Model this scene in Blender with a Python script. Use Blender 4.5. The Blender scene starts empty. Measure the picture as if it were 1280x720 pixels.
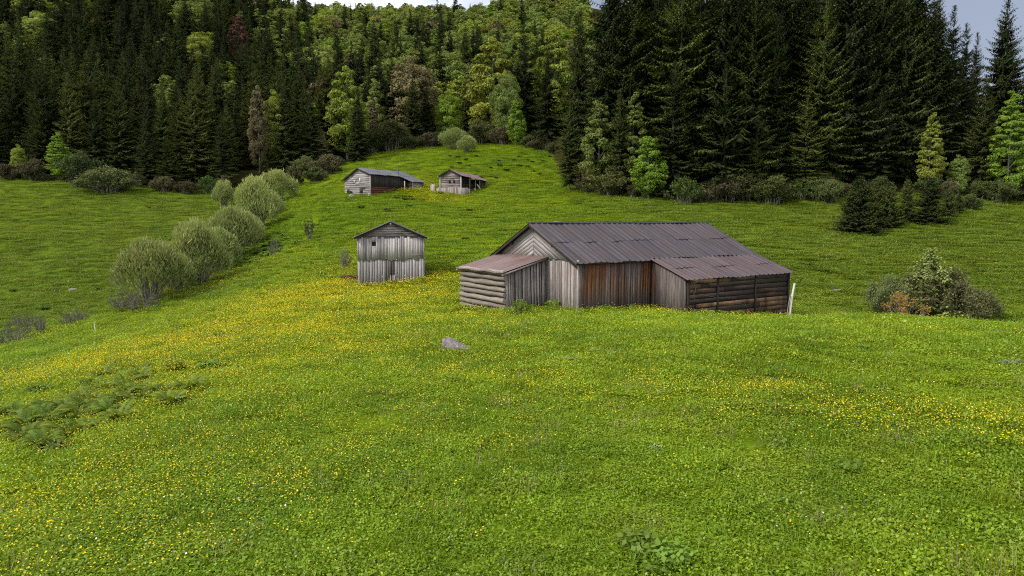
import bpy, math, random
import numpy as np
from mathutils import Vector

R = math.radians
rng = np.random.default_rng(7)
random.seed(7)
scene = bpy.context.scene
COL = scene.collection

# ------------------------------------------------------------------ camera model
F = 853.0            # focal length in photo pixels (1280 wide)
PITCH = R(5.56)
ZC = 5.0             # camera height
CP, SP = math.cos(PITCH), math.sin(PITCH)


def ray(px, py):
    X = (np.asarray(px, float) - 640) / F
    V = (360 - np.asarray(py, float)) / F
    y = CP + V * SP
    return X / y, (-SP + V * CP) / y


def P(px, py, d):
    rx, rz = ray(px, py)
    return rx * d, d + 0 * rx, ZC + rz * d


def to_px(x, y, z):
    zr = np.asarray(z) - ZC
    f = y * CP - zr * SP
    u = y * SP + zr * CP
    return 640 + F * x / f, 360 - F * u / f


# ------------------------------------------------------------------ noise + terrain
def vnoise(x, y, seed=0):
    xi = np.floor(x).astype(np.int64)
    yi = np.floor(y).astype(np.int64)
    fx = x - xi
    fy = y - yi
    fx = fx * fx * (3 - 2 * fx)
    fy = fy * fy * (3 - 2 * fy)

    def h(a, b):
        n = (a * 374761393 + b * 668265263 + seed * 974711) & 0x7fffffff
        n = ((n ^ (n >> 13)) * 1274126177) & 0x7fffffff
        return ((n ^ (n >> 16)) & 0xffff) / 65535.0
    return (h(xi, yi) * (1 - fx) + h(xi + 1, yi) * fx) * (1 - fy) + (h(xi, yi + 1) * (1 - fx) + h(xi + 1, yi + 1) * fx) * fy


def fbm(x, y, scale, seed=0, octs=3):
    v = 0
    a = 0.5
    for o in range(octs):
        v = v + a * (vnoise(x / scale * 2 ** o + 17.3 * o, y / scale * 2 ** o - 9.1 * o, seed + o) - .5) * 2
        a *= .5
    return v


CTRL = [  # (photo px, photo py, depth)
    (640, 720, 8.3), (0, 720, 8.8), (1280, 720, 8.0), (320, 720, 8.5), (960, 720, 8.1),
    (640, 560, 13.5), (320, 560, 14.5), (0, 560, 17), (960, 560, 13.0), (1280, 560, 12.5),
    (570, 440, 24), (0, 480, 33), (300, 440, 29), (800, 440, 22), (1000, 440, 20.5), (1280, 450, 20),
    (700, 399, 33), (870, 399, 34.5), (985, 402, 35.5), (1100, 399, 31), (1280, 414, 28.5),
    (600, 397, 36), (520, 392, 38), (420, 380, 43), (480, 358, 51), (540, 352, 52), (440, 350, 55),
    (0, 441, 50), (115, 418, 55), (200, 390, 62), (300, 352, 73), (380, 295, 95), (420, 247, 116),
    (0, 424, 63), (185, 377, 68), (250, 356, 77), (300, 322, 95), (345, 262, 130), (370, 235, 152),
    (0, 400, 70), (0, 330, 95), (0, 270, 125), (0, 220, 162), (130, 240, 150), (250, 247, 152), (200, 300, 108),
    (110, 330, 92), (130, 372, 77), (320, 236, 160),
    (600, 300, 75), (540, 300, 74), (463, 245, 116), (510, 236, 124), (578, 243.5, 122), (608, 234, 130), (640, 260, 105),
    (620, 184, 185), (500, 190, 185), (690, 178, 190), (700, 230, 132), (750, 250, 108), (690, 275, 92), (560, 212, 150),
    (660, 320, 60), (820, 300, 72), (900, 272, 92), (1000, 264, 96), (1000, 330, 62), (1050, 395, 46), (1130, 402, 46), (1240, 407, 44),
    (1280, 330, 62), (1280, 257, 100), (1100, 300, 76), (1200, 258, 95), (950, 380, 50), (800, 350, 55),
]
cx = []
for px, py, d in CTRL:
    cx.append([float(v) for v in P(px, py, float(d))])
for px, d, z in [  # hills, heights relative to the camera
    (-150, 250, 40), (0, 250, 42), (150, 250, 43), (300, 250, 40), (400, 250, 37), (500, 250, 34), (600, 250, 34), (700, 250, 34),
    (-150, 400, 128), (100, 400, 126), (300, 400, 108), (450, 400, 92), (600, 400, 92), (740, 400, 92),
    (-150, 550, 225), (100, 550, 222), (250, 550, 190), (380, 550, 152), (450, 550, 148), (520, 550, 147), (570, 550, 148), (640, 550, 153), (740, 550, 165),
    (0, 760, 280), (300, 760, 190), (500, 760, 120), (640, 760, 130), (800, 760, 140), (1200, 760, 60), (1500, 700, 40),
    (800, 130, 9), (1000, 130, 11), (1280, 130, 8), (1450, 130, 8), (850, 200, 32), (1000, 200, 34), (1200, 200, 22), (1400, 200, 16),
    (900, 300, 60), (1100, 300, 52), (1300, 300, 32), (900, 450, 105), (1200, 450, 60), (1450, 450, 40),
    (1500, 60, -3), (1600, 30, -5), (-300, 60, -10), (-300, 100, -3), (-300, 160, 12),
    (-500, 30, -8), (1800, 15, -5)]:
    cx.append([(px - 640) / F * d, d, z + ZC])
for x, y, z in [(0, 0, -4.3), (-20, 0, -5.6), (25, 0, -4.6), (0, -40, -5), (-60, -20, -9), (60, -20, -6), (-40, 12, -7.2), (45, 15, -5)]:
    cx.append([x, y, z + ZC])
cx = np.array(cx)


def warp(x, y):   # compress far distances so control spacing is even
    s = np.maximum(np.hypot(x, y + 12), 1.0)
    k = np.log1p(s / 12) / s
    return x * k, (y + 12) * k


def tps(r2):
    return np.where(r2 > 1e-12, 0.5 * r2 * np.log(np.maximum(r2, 1e-12)), 0.0)


_wx, _wy = warp(cx[:, 0], cx[:, 1])
_n = len(cx)
_D2 = (_wx[:, None] - _wx) ** 2 + (_wy[:, None] - _wy) ** 2
_lam = 2e-3
_g = np.hypot(cx[:, 0], cx[:, 1] + 12)
_A = np.zeros((_n + 3, _n + 3))
_A[:_n, :_n] = tps(_D2) + np.eye(_n) * _lam
_A[:_n, _n] = 1
_A[:_n, _n + 1] = _wx
_A[:_n, _n + 2] = _wy
_A[_n:, :_n] = _A[:_n, _n:].T
_S = _g                               # fit height divided by distance (a view slope), smooth in log-polar space
_c = np.linalg.solve(_A, np.concatenate([(cx[:, 2] - ZC) / _S, [0, 0, 0]]))


def hraw(x, y):
    x = np.atleast_1d(np.asarray(x, float))
    y = np.atleast_1d(np.asarray(y, float))
    out = np.empty(len(x))
    for a in range(0, len(x), 40000):
        xs, ys = x[a:a + 40000], y[a:a + 40000]
        wx, wy = warp(xs, ys)
        r2 = (wx[:, None] - _wx) ** 2 + (wy[:, None] - _wy) ** 2
        v = tps(r2) @ _c[:_n] + _c[_n] + _c[_n + 1] * wx + _c[_n + 2] * wy
        out[a:a + 40000] = v * np.hypot(xs, ys + 12) + ZC
    return out


def h(x, y):
    x = np.atleast_1d(np.asarray(x, float))
    y = np.atleast_1d(np.asarray(y, float))
    d = np.hypot(x, y)
    far = np.clip((d - 40) / 120, 0, 1)
    hill = np.clip((d - 170) / 150, 0, 1)
    z = hraw(x, y)
    z += .22 * fbm(x, y, 6.0, 3, 2) + .10 * fbm(x, y, 1.6, 5, 2)
    z += far * (.35 * fbm(x, y, 14, 9, 2) + .12 * fbm(x, y, 3.5, 12, 2))
    z += hill * 5.0 * fbm(x, y, 70, 21, 3)
    return z


def h1(x, y):
    return float(h([x], [y])[0])


def hit(px, py):
    """point of the ground seen at a photo pixel (used to lay out the place from the photograph)"""
    rx, rz = ray(px, py)
    d = np.geomspace(5, 700, 1400)
    z = ZC + rz * d
    g = h(rx * d, d)
    k = np.argmax(z < g)
    return float(rx * d[k]), float(d[k]), float(g[k])


def at(px, d):
    x = (px - 640) / F * d / (CP)      # small pitch: close enough
    return x, d, h1(x, d)


# ------------------------------------------------------------------ node helpers
class NT:
    def __init__(s, name):
        s.m = bpy.data.materials.new(name)
        s.m.use_nodes = True
        s.t = s.m.node_tree
        s.t.nodes.clear()

    def n(s, typ, props=None, **ins):
        nd = s.t.nodes.new(typ)
        for k, v in (props or {}).items():
            setattr(nd, k, v)
        for k, v in ins.items():
            s.set(nd, k, v)
        return nd

    def set(s, nd, k, v):
        key = int(k[1:]) if k[0] == 'i' and k[1:].isdigit() else k.replace('_', ' ')
        sock = nd.inputs[key]
        if hasattr(v, 'is_output') or isinstance(v, bpy.types.NodeSocket):
            s.t.links.new(v, sock)
        elif isinstance(v, bpy.types.Node):
            s.t.links.new(v.outputs[0], sock)
        else:
            if sock.type == 'RGBA' and len(v) == 3:
                v = (*v, 1)
            sock.default_value = v

    def mix(s, f, a, b, bt='MIX'):
        nd = s.n('ShaderNodeMix', {'data_type': 'RGBA', 'blend_type': bt})
        s.set(nd, 'i0', f)
        s.set(nd, 'i6', a)
        s.set(nd, 'i7', b)
        return nd.outputs[2]

    def math(s, op, a, b=0.0, clamp=False):
        nd = s.n('ShaderNodeMath', {'operation': op, 'use_clamp': clamp})
        s.set(nd, 'i0', a)
        s.set(nd, 'i1', b)
        return nd.outputs[0]

    def noise(s, vec, scale, detail=3.0, rough=.55):
        return s.n('ShaderNodeTexNoise', Vector=vec, Scale=scale, Detail=detail, Roughness=rough).outputs[0]

    def ramp(s, f, a, b):
        nd = s.n('ShaderNodeMapRange')
        s.set(nd, 'i0', f)
        s.set(nd, 'i1', a)
        s.set(nd, 'i2', b)
        nd.clamp = True
        return nd.outputs[0]

    def attr(s, name):
        return s.n('ShaderNodeAttribute', {'attribute_name': name}).outputs[2]

    def scaled(s, vec, sc):
        return s.n('ShaderNodeMapping', Vector=vec, Scale=sc).outputs[0]

    def out(s, sh):
        o = s.n('ShaderNodeOutputMaterial')
        s.t.links.new(sh if isinstance(sh, bpy.types.NodeSocket) else sh.outputs[0], o.inputs[0])
        return s.m

    def hsv(s, col, hue=.5, sat=1.0, val=1.0):
        return s.n('ShaderNodeHueSaturation', Hue=hue, Saturation=sat, Value=val, Color=col).outputs[0]


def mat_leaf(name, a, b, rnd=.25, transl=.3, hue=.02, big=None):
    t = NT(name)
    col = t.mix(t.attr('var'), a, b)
    oi = t.n('ShaderNodeObjectInfo').outputs['Random']
    val = t.math('ADD', t.math('MULTIPLY', oi, rnd * 2), 1 - rnd)
    r2 = t.math('FRACT', t.math('MULTIPLY', oi, 7.31))
    hh = t.math('ADD', t.math('MULTIPLY', r2, hue * 2), .5 - hue)
    if big:
        pos = t.n('ShaderNodeNewGeometry').outputs['Position']
        nz = t.ramp(t.noise(pos, big[0], 3), .35, .65)
        col = t.mix(nz, col, big[1])
    col = t.hsv(col, hh, 1.0, val)
    d = t.n('ShaderNodeBsdfDiffuse', Color=col)
    tr = t.n('ShaderNodeBsdfTranslucent', Color=t.hsv(col, .49, 1.1, 1.15))
    g = t.n('ShaderNodeBsdfGlossy', Color=(.5, .5, .5), Roughness=.55)
    m1 = t.n('ShaderNodeMixShader', i0=transl, i1=d, i2=tr)
    m2 = t.n('ShaderNodeMixShader', i0=.03, i1=m1, i2=g)
    return t.out(m2)


def grass_colour(t, pos):
    """the meadow's own colour patches, shared by the turf and the blades"""
    n1 = t.ramp(t.noise(pos, .045, 4), .38, .62)
    n2 = t.ramp(t.noise(pos, .22, 3), .35, .68)
    n3 = t.ramp(t.noise(pos, .9, 2), .3, .7)
    c = t.mix(n1, G1, G2)
    c = t.mix(t.math('MULTIPLY', n2, .8), c, G3)
    c = t.mix(t.math('MULTIPLY', n3, .35), c, G4)
    # the valley meadows left of the gully and behind the barn take a duller green
    sp = t.n('ShaderNodeSeparateXYZ', Vector=pos)
    r = t.math('ADD', t.math('DIVIDE', sp.outputs[0], t.math('MAXIMUM', sp.outputs[1], 1.0)), t.math('MULTIPLY', t.math('SUBTRACT', n2, .5), .05))
    a = t.math('MULTIPLY', t.ramp(r, -.36, -.43), t.ramp(sp.outputs[1], 60, 70))
    b = t.math('MULTIPLY', t.ramp(r, .05, .2), t.ramp(sp.outputs[1], 40, 52))
    return t.mix(t.math('MULTIPLY', t.math('MAXIMUM', a, b), .75), c, t.mix(n3, G5, G6))


G5 = (.100, .165, .014)
G6 = (.155, .200, .024)
G1 = (.138, .232, .009)
G2 = (.205, .285, .012)
G3 = (.082, .156, .009)
G4 = (.235, .280, .018)


def mat_grass(name, gain=1.0, yellow=0.0):
    t = NT(name)
    pos = t.n('ShaderNodeNewGeometry').outputs['Position']
    c = grass_colour(t, pos)
    v = t.attr('var')
    c = t.hsv(c, t.math('ADD', .485 - yellow, t.math('MULTIPLY', v, .03)), 1.0, t.math('MULTIPLY', t.math('ADD', .55, t.math('MULTIPLY', v, 1.25)), gain))
    oi = t.n('ShaderNodeObjectInfo').outputs['Random']
    c = t.hsv(c, .5, 1.0, t.math('ADD', .82, t.math('MULTIPLY', oi, .36)))
    d = t.n('ShaderNodeBsdfDiffuse', Color=c)
    tr = t.n('ShaderNodeBsdfTranslucent', Color=t.hsv(c, .49, 1.05, 1.25))
    g = t.n('ShaderNodeBsdfGlossy', Color=(.6, .6, .6), Roughness=.38)
    m1 = t.n('ShaderNodeMixShader', i0=.35, i1=d, i2=tr)
    return t.out(t.n('ShaderNodeMixShader', i0=.035, i1=m1, i2=g))


def mat_ground():
    t = NT('meadow_turf')
    pos = t.n('ShaderNodeNewGeometry').outputs['Position']
    c = grass_colour(t, pos)
    fine = t.ramp(t.noise(pos, 6.0, 4, .7), .3, .7)
    c = t.mix(fine, t.hsv(c, .5, 1, .38), t.hsv(c, .5, 1, .95))
    soil = t.mix(t.noise(pos, 1.5, 4), (.030, .022, .010), (.045, .045, .014))
    c = t.mix(t.attr('forest'), c, soil)
    bump = t.n('ShaderNodeBump', Strength=.6, Distance=.12, Height=t.noise(pos, 5.0, 5, .7))
    p = t.n('ShaderNodeBsdfDiffuse', Color=c, Normal=bump)
    return t.out(p)


def mat_wood(name, light, dark, brown=(.10, .045, .018), brown_amt=0.0, streak=.7, rough=.85, brown_z=(.5, 1.5)):
    """weathered boards: grain follows each board (uv), 'tone' differs from board to board"""
    t = NT(name)
    uv = t.n('ShaderNodeUVMap', {'uv_map': 'grain'}).outputs[0]
    pos = t.n('ShaderNodeTexCoord').outputs['Object']
    g1 = t.ramp(t.noise(t.scaled(uv, (.9, 22, 1)), 1.6, 5, .65), .28, .72)
    g2 = t.ramp(t.noise(t.scaled(uv, (2.5, 60, 1)), 1.0, 3, .7), .35, .65)
    st = t.ramp(t.noise(t.scaled(uv, (.5, 3.0, 1)), 1.0, 4, .6), .38, .62)
    c = t.mix(g1, dark, light)
    c = t.mix(t.math('MULTIPLY', g2, .35), c, t.hsv(c, .5, 1, 1.35))
    c = t.mix(t.math('MULTIPLY', st, streak * .6), c, dark)
    if brown_amt:
        bn = t.ramp(t.noise(t.scaled(pos, (1.6, 1.6, .25)), 1.0, 4, .6), .62 - .35 * brown_amt, .75 - .2 * brown_amt)
        zz = t.n('ShaderNodeSeparateXYZ', Vector=pos).outputs[2]
        bz = t.math('MULTIPLY', t.math('MULTIPLY', bn, t.attr('brown')), t.ramp(t.math('ADD', zz, t.math('MULTIPLY', g1, .9)), *brown_z), True)
        bc = t.mix(g1, tuple(v * .18 for v in brown), brown)
        c = t.mix(bz, c, bc)
    c = t.hsv(c, .5, 1.0, t.math('ADD', .55, t.math('MULTIPLY', t.attr('tone'), .9)))
    bump = t.n('ShaderNodeBump', Strength=.5, Distance=.01, Height=g1)
    p = t.n('ShaderNodeBsdfPrincipled', Base_Color=c, Roughness=rough, Normal=bump)
    p.inputs['Specular IOR Level'].default_value = .25
    return t.out(p)


def mat_roof(name, a, b, rust, rust_amt=.5, rough=.55):
    t = NT(name)
    uv = t.n('ShaderNodeUVMap', {'uv_map': 'grain'}).outputs[0]
    pos = t.n('ShaderNodeTexCoord').outputs['Object']
    n1 = t.ramp(t.noise(t.scaled(uv, (.35, 3.5, 1)), 1.0, 5, .65), .3, .7)
    n2 = t.ramp(t.noise(pos, .8, 5, .65), .62 - .3 * rust_amt, .8 - .2 * rust_amt)
    n3 = t.ramp(t.noise(pos, 9.0, 3, .7), .3, .75)
    c = t.mix(n1, a, b)
    c = t.mix(t.math('MULTIPLY', n2, .8), c, rust)
    c = t.mix(t.math('MULTIPLY', n3, .25), c, t.hsv(c, .5, .8, 1.7))
    c = t.hsv(c, .5, 1.0, t.math('ADD', .86, t.math('MULTIPLY', t.attr('tone'), .28)))
    p = t.n('ShaderNodeBsdfPrincipled', Base_Color=c, Roughness=rough)
    p.inputs['Specular IOR Level'].default_value = .35
    return t.out(p)


def mat_plain(name, a, b, scale=6.0, rough=.9, bump=.3):
    t = NT(name)
    pos = t.n('ShaderNodeTexCoord').outputs['Object']
    nz = t.noise(pos, scale, 5, .65)
    c = t.mix(t.ramp(nz, .3, .7), a, b)
    bp = t.n('ShaderNodeBump', Strength=bump, Distance=.05, Height=nz)
    p = t.n('ShaderNodeBsdfPrincipled', Base_Color=c, Roughness=rough, Normal=bp)
    p.inputs['Specular IOR Level'].default_value = .2
    return t.out(p)


M = {}
M['ground'] = mat_ground()
M['grass'] = mat_grass('meadow_grass_blades')
M['herb'] = mat_grass('meadow_herb_leaves', .92, .012)
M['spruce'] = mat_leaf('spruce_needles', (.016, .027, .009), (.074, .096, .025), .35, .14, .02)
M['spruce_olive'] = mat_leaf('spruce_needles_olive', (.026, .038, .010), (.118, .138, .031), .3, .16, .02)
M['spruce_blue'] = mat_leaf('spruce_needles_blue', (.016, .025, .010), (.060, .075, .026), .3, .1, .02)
M['beech'] = mat_leaf('beech_leaves', (.118, .160, .032), (.250, .300, .066), .22, .3, .012)
M['beech_bright'] = mat_leaf('beech_leaves_fresh', (.130, .215, .020), (.265, .360, .038), .12, .35, .01)
M['beech_yellow'] = mat_leaf('beech_leaves_young', (.170, .210, .028), (.315, .360, .054), .12, .3, .012)
M['beech_brown'] = mat_leaf('beech_buds_brown', (.125, .105, .042), (.225, .190, .085), .15, .2, .012)
M['beech_red'] = mat_leaf('beech_buds_red', (.090, .042, .026), (.140, .070, .045), .15, .2, .01)
M['alder'] = mat_leaf('alder_leaves', (.130, .170, .046), (.34, .385, .12), .18, .25, .012)
M['shrub'] = mat_leaf('shrub_leaves', (.045, .064, .015), (.118, .140, .038), .3, .2, .03)
M['shrub_olive'] = mat_leaf('shrub_leaves_olive', (.070, .088, .022), (.190, .205, .065), .25, .2, .02)
M['shrub_brown'] = mat_leaf('shrub_buds_brown', (.062, .058, .024), (.122, .112, .046), .25, .15, .02)
M['shrub_gold'] = mat_leaf('shrub_leaves_gold', (.16, .12, .012), (.52, .30, .015), .1, .25, .01)
M['plant'] = mat_leaf('herb_plant_leaves', (.072, .145, .010), (.180, .275, .036), .2, .3, .015)
M['fern'] = mat_leaf('fern_fronds', (.044, .092, .006), (.205, .270, .030), .2, .3, .012)
M['plant_grey'] = mat_leaf('herb_plant_leaves_grey', (.13, .17, .09), (.26, .30, .19), .15, .3, .012)
M['plant_dark'] = mat_leaf('tussock_leaves_dark', (.036, .070, .010), (.095, .145, .022), .2, .25, .02)
M['straw'] = mat_leaf('dry_seed_stalks', (.20, .19, .07), (.42, .36, .17), .2, .3, .01)
M['petal'] = mat_leaf('buttercup_petals', (.80, .58, .010), (.88, .76, .030), .12, .3, .014)
M['petal_white'] = mat_leaf('daisy_petals', (.7, .7, .66), (.8, .8, .78), .1, .2, .01)
M['bark'] = mat_plain('spruce_bark', (.055, .042, .033), (.13, .11, .095), 4)
M['bark_pale'] = mat_plain('beech_bark', (.12, .115, .10), (.24, .23, .21), 4)
M['twig'] = mat_plain('alder_twigs', (.10, .09, .075), (.20, .18, .15), 5)
M['wood_grey'] = mat_wood('boards_silver_grey', (.46, .43, .415), (.115, .095, .09), streak=.55)
M['wood_pale'] = mat_wood('boards_pale_grey', (.47, .435, .42), (.17, .148, .14), streak=.4)
M['wood_warm'] = mat_wood('boards_grey_brown', (.42, .37, .345), (.078, .058, .051), streak=.65)
M['wood_brown'] = mat_wood('boards_brown', (.20, .170, .156), (.040, .030, .026), (.200, .080, .028), .8, .9)
M['wood_dark'] = mat_wood('planks_dark_brown', (.075, .052, .040), (.014, .010, .009), (.26, .145, .075), .75, .6, .85, (-9, -8))
M['wood_log'] = mat_wood('logs_weathered', (.33, .285, .245), (.10, .078, .06), streak=.5)
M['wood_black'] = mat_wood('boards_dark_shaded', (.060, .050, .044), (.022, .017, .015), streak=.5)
M['wood_red'] = mat_wood('boards_red_brown', (.14, .050, .038), (.04, .016, .012), streak=.6)
M['wood_white'] = mat_wood('pole_bleached', (.62, .59, .54), (.40, .37, .33), streak=.3)
M['roof_purple'] = mat_roof('roof_sheet_purple_grey', (.036, .029, .031), (.082, .066, .071), (.072, .045, .041), .45)
M['roof_rust'] = mat_roof('roof_sheet_rusty', (.050, .036, .038), (.105, .078, .081), (.092, .052, .047), .55)
M['roof_lean'] = mat_roof('roof_sheet_worn_red', (.105, .070, .062), (.21, .15, .135), (.145, .064, .048), .6)
M['roof_blue'] = mat_roof('roof_sheet_blue_grey', (.066, .066, .078), (.135, .134, .152), (.10, .08, .08), .2)
M['roof_maroon'] = mat_roof('roof_sheet_maroon', (.105, .075, .082), (.185, .135, .145), (.17, .05, .05), .45)
M['roof_hut'] = mat_roof('roof_sheet_dark', (.055, .048, .046), (.12, .10, .095), (.09, .055, .045), .4)
M['dark'] = mat_plain('opening_dark', (.006, .005, .005), (.012, .010, .009), 3)
M['stone'] = mat_plain('stone_grey', (.10, .085, .078), (.30, .27, .26), 7, .9, 1.0)
M['metal'] = mat_plain('metal_dull', (.10, .09, .085), (.2, .19, .18), 8, .5)
M['earth'] = mat_plain('earth_brown', (.045, .024, .015), (.11, .058, .038), 3, .95, .6)


# ------------------------------------------------------------------ mesh helpers
class MB:
    """collects quads/tris with per-face values and uv, linked as ONE mesh object"""

    def __init__(s):
        s.v, s.f, s.var, s.tone, s.brown, s.uv, s.mi = [], [], [], [], [], [], []
        s.k = 0

    def add(s, V, Fs, var=0.5, tone=.5, brown=0.0, uv=None, mi=0):
        V = np.asarray(V, float)
        Fs = np.asarray(Fs, int)
        n = len(Fs)
        s.v.append(V)
        s.f.append(Fs + s.k)
        s.k += len(V)
        s.var.append(np.broadcast_to(np.asarray(var, float), (n,)))
        s.tone.append(np.broadcast_to(np.asarray(tone, float), (n,)))
        s.brown.append(np.broadcast_to(np.asarray(brown, float), (n,)))
        s.mi.append(np.full(n, mi, int))
        s.uv.append(np.zeros((n, Fs.shape[1], 2)) if uv is None else np.asarray(uv, float))

    def mesh(s, name, mats):
        me = bpy.data.meshes.new(name)
        V = np.concatenate(s.v)
        loops = np.concatenate([f.ravel() for f in s.f])
        tot = np.concatenate([np.full(len(f), f.shape[1]) for f in s.f])
        start = np.concatenate([[0], np.cumsum(tot)[:-1]])
        me.vertices.add(len(V))
        me.vertices.foreach_set('co', V.ravel())
        me.loops.add(len(loops))
        me.loops.foreach_set('vertex_index', loops)
        me.polygons.add(len(tot))
        me.polygons.foreach_set('loop_start', start)
        me.polygons.foreach_set('loop_total', tot)
        for m in mats:
            me.materials.append(m)
        me.polygons.foreach_set('material_index', np.concatenate(s.mi))
        for nm in ('var', 'tone', 'brown'):
            a = me.attributes.new(nm, 'FLOAT', 'FACE')
            a.data.foreach_set('value', np.concatenate(getattr(s, nm)))
        uvl = me.uv_layers.new(name='grain')
        uvl.data.foreach_set('uv', np.concatenate([u.reshape(-1, 2) for u in s.uv]).ravel())
        me.update(calc_edges=True)
        me.validate()
        return me

    def build(s, name, mat, parent=None, smooth=False):
        me = s.mesh(name, mat if isinstance(mat, (list, tuple)) else [mat])
        if smooth:
            me.polygons.foreach_set('use_smooth', np.ones(len(me.polygons), bool))
        return link(name, me, parent)

    # --- shapes
    HEX = np.array([(0, 1, 2, 3), (7, 6, 5, 4), (0, 4, 5, 1), (1, 5, 6, 2), (2, 6, 7, 3), (3, 7, 4, 0)])

    def hexa(s, front, back, along=0, tone=None, brown=0.0):
        """front/back: 4 corner points each, same order. along=0 -> grain along edge 0-1, 1 -> along edge 1-2"""
        V = np.array(list(front) + list(back), float)
        L = np.linalg.norm(V[1] - V[0]), np.linalg.norm(V[2] - V[1])
        o = rng.random(2) * 40
        q = np.array([(0, 0), (L[0], 0), (L[0], L[1]), (0, L[1])])
        if along == 1:
            q = q[:, ::-1]
        th = np.linalg.norm(V[4] - V[0])
        side = np.array([(0, 0), (0, th), (.3, th), (.3, 0)])
        uv = np.array([q, q[::-1], side, side, side, side]) + o
        s.add(V, s.HEX, tone=rng.random() if tone is None else tone, brown=brown, uv=uv, var=rng.random())

    def box(s, c, size, tone=None, brown=0.0, along=1, rot=None):
        x, y, z = np.array(size) / 2
        fr = np.array([(-x, -y, -z), (x, -y, -z), (x, -y, z), (-x, -y, z)])
        bk = fr + np.array((0, 2 * y, 0))
        if rot is not None:
            fr, bk = fr @ rot.T, bk @ rot.T
        s.hexa(fr + c, bk + c, along, tone, brown)

    def tube(s, pts, rad, n=7, tone=.5, brown=0.0, cap=True, wob=0.0):
        pts = np.asarray(pts, float)
        k = len(pts)
        rad = np.broadcast_to(np.asarray(rad, float), (k,))
        tg = np.gradient(pts, axis=0)
        tg /= np.linalg.norm(tg, axis=1)[:, None] + 1e-9
        ref = np.where(np.abs(tg[:, 2:3]) > .9, np.array([[1., 0, 0]]), np.array([[0, 0, 1.]]))
        a = np.cross(tg, ref)
        a /= np.linalg.norm(a, axis=1)[:, None] + 1e-9
        b = np.cross(tg, a)
        an = np.arange(n) / n * 2 * np.pi
        rr = rad[:, None] * (1 + wob * (rng.random((k, n)) - .5))
        V = pts[:, None, :] + rr[..., None] * (np.cos(an)[None, :, None] * a[:, None, :] + np.sin(an)[None, :, None] * b[:, None, :])
        V = V.reshape(-1, 3)
        i = np.arange(k - 1)[:, None] * n
        j = np.arange(n)[None, :]
        Fq = np.stack([i + j, i + (j + 1) % n, i + n + (j + 1) % n, i + n + j], -1).reshape(-1, 4)
        ln = np.concatenate([[0], np.cumsum(np.linalg.norm(np.diff(pts, axis=0), axis=1))])
        o = rng.random(2) * 30
        u0, u1 = np.repeat(ln[:-1], n), np.repeat(ln[1:], n)
        w = np.tile(np.arange(n), k - 1) * rad.mean() * 6.28 / n
        w1 = w + rad.mean() * 6.28 / n
        uv = np.stack([np.stack([u0, w], -1), np.stack([u0, w1], -1), np.stack([u1, w1], -1), np.stack([u1, w], -1)], 1) + o
        s.add(V, Fq, tone=tone, brown=brown, uv=uv)
        if cap:
            s.add(V[:n][::-1], [list(range(n))], tone=tone)
            s.add(V[-n:], [list(range(n))], tone=tone)

    def kites(s, b, d, l, side, w, var=None, droop=0.0):
        """many pointed leaves: base b, direction d, length l, half-width w along side"""
        N = len(b)
        l = np.broadcast_to(l, (N,))[:, None]
        w = np.broadcast_to(w, (N,))[:, None]
        mid = b + d * l * .45
        tip = b + d * l
        tip[:, 2] -= (np.broadcast_to(droop, (N,))[:, None] * l)[:, 0]
        V = np.stack([b, mid + side * w, tip, mid - side * w], 1).reshape(-1, 3)
        Fq = np.arange(4 * N).reshape(N, 4)
        s.add(V, Fq, var=rng.random(N) if var is None else var)


def link(name, me, parent=None):
    o = bpy.data.objects.new(name, me)
    COL.objects.link(o)
    if parent is not None:
        o.parent = parent
    return o


def tag(o, label=None, cat=None, group=None, kind=None):
    if label:
        o['label'] = label
    if cat:
        o['category'] = cat
    if group:
        o['group'] = group
    if kind:
        o['kind'] = kind
    return o


def empty(name, loc, rz=0.0):
    o = bpy.data.objects.new(name, None)
    o.empty_display_size = .3
    COL.objects.link(o)
    o.location = loc
    o.rotation_euler = (0, 0, rz)
    return o


def unit(v):
    return v / (np.linalg.norm(v, axis=-1, keepdims=True) + 1e-9)


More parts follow.
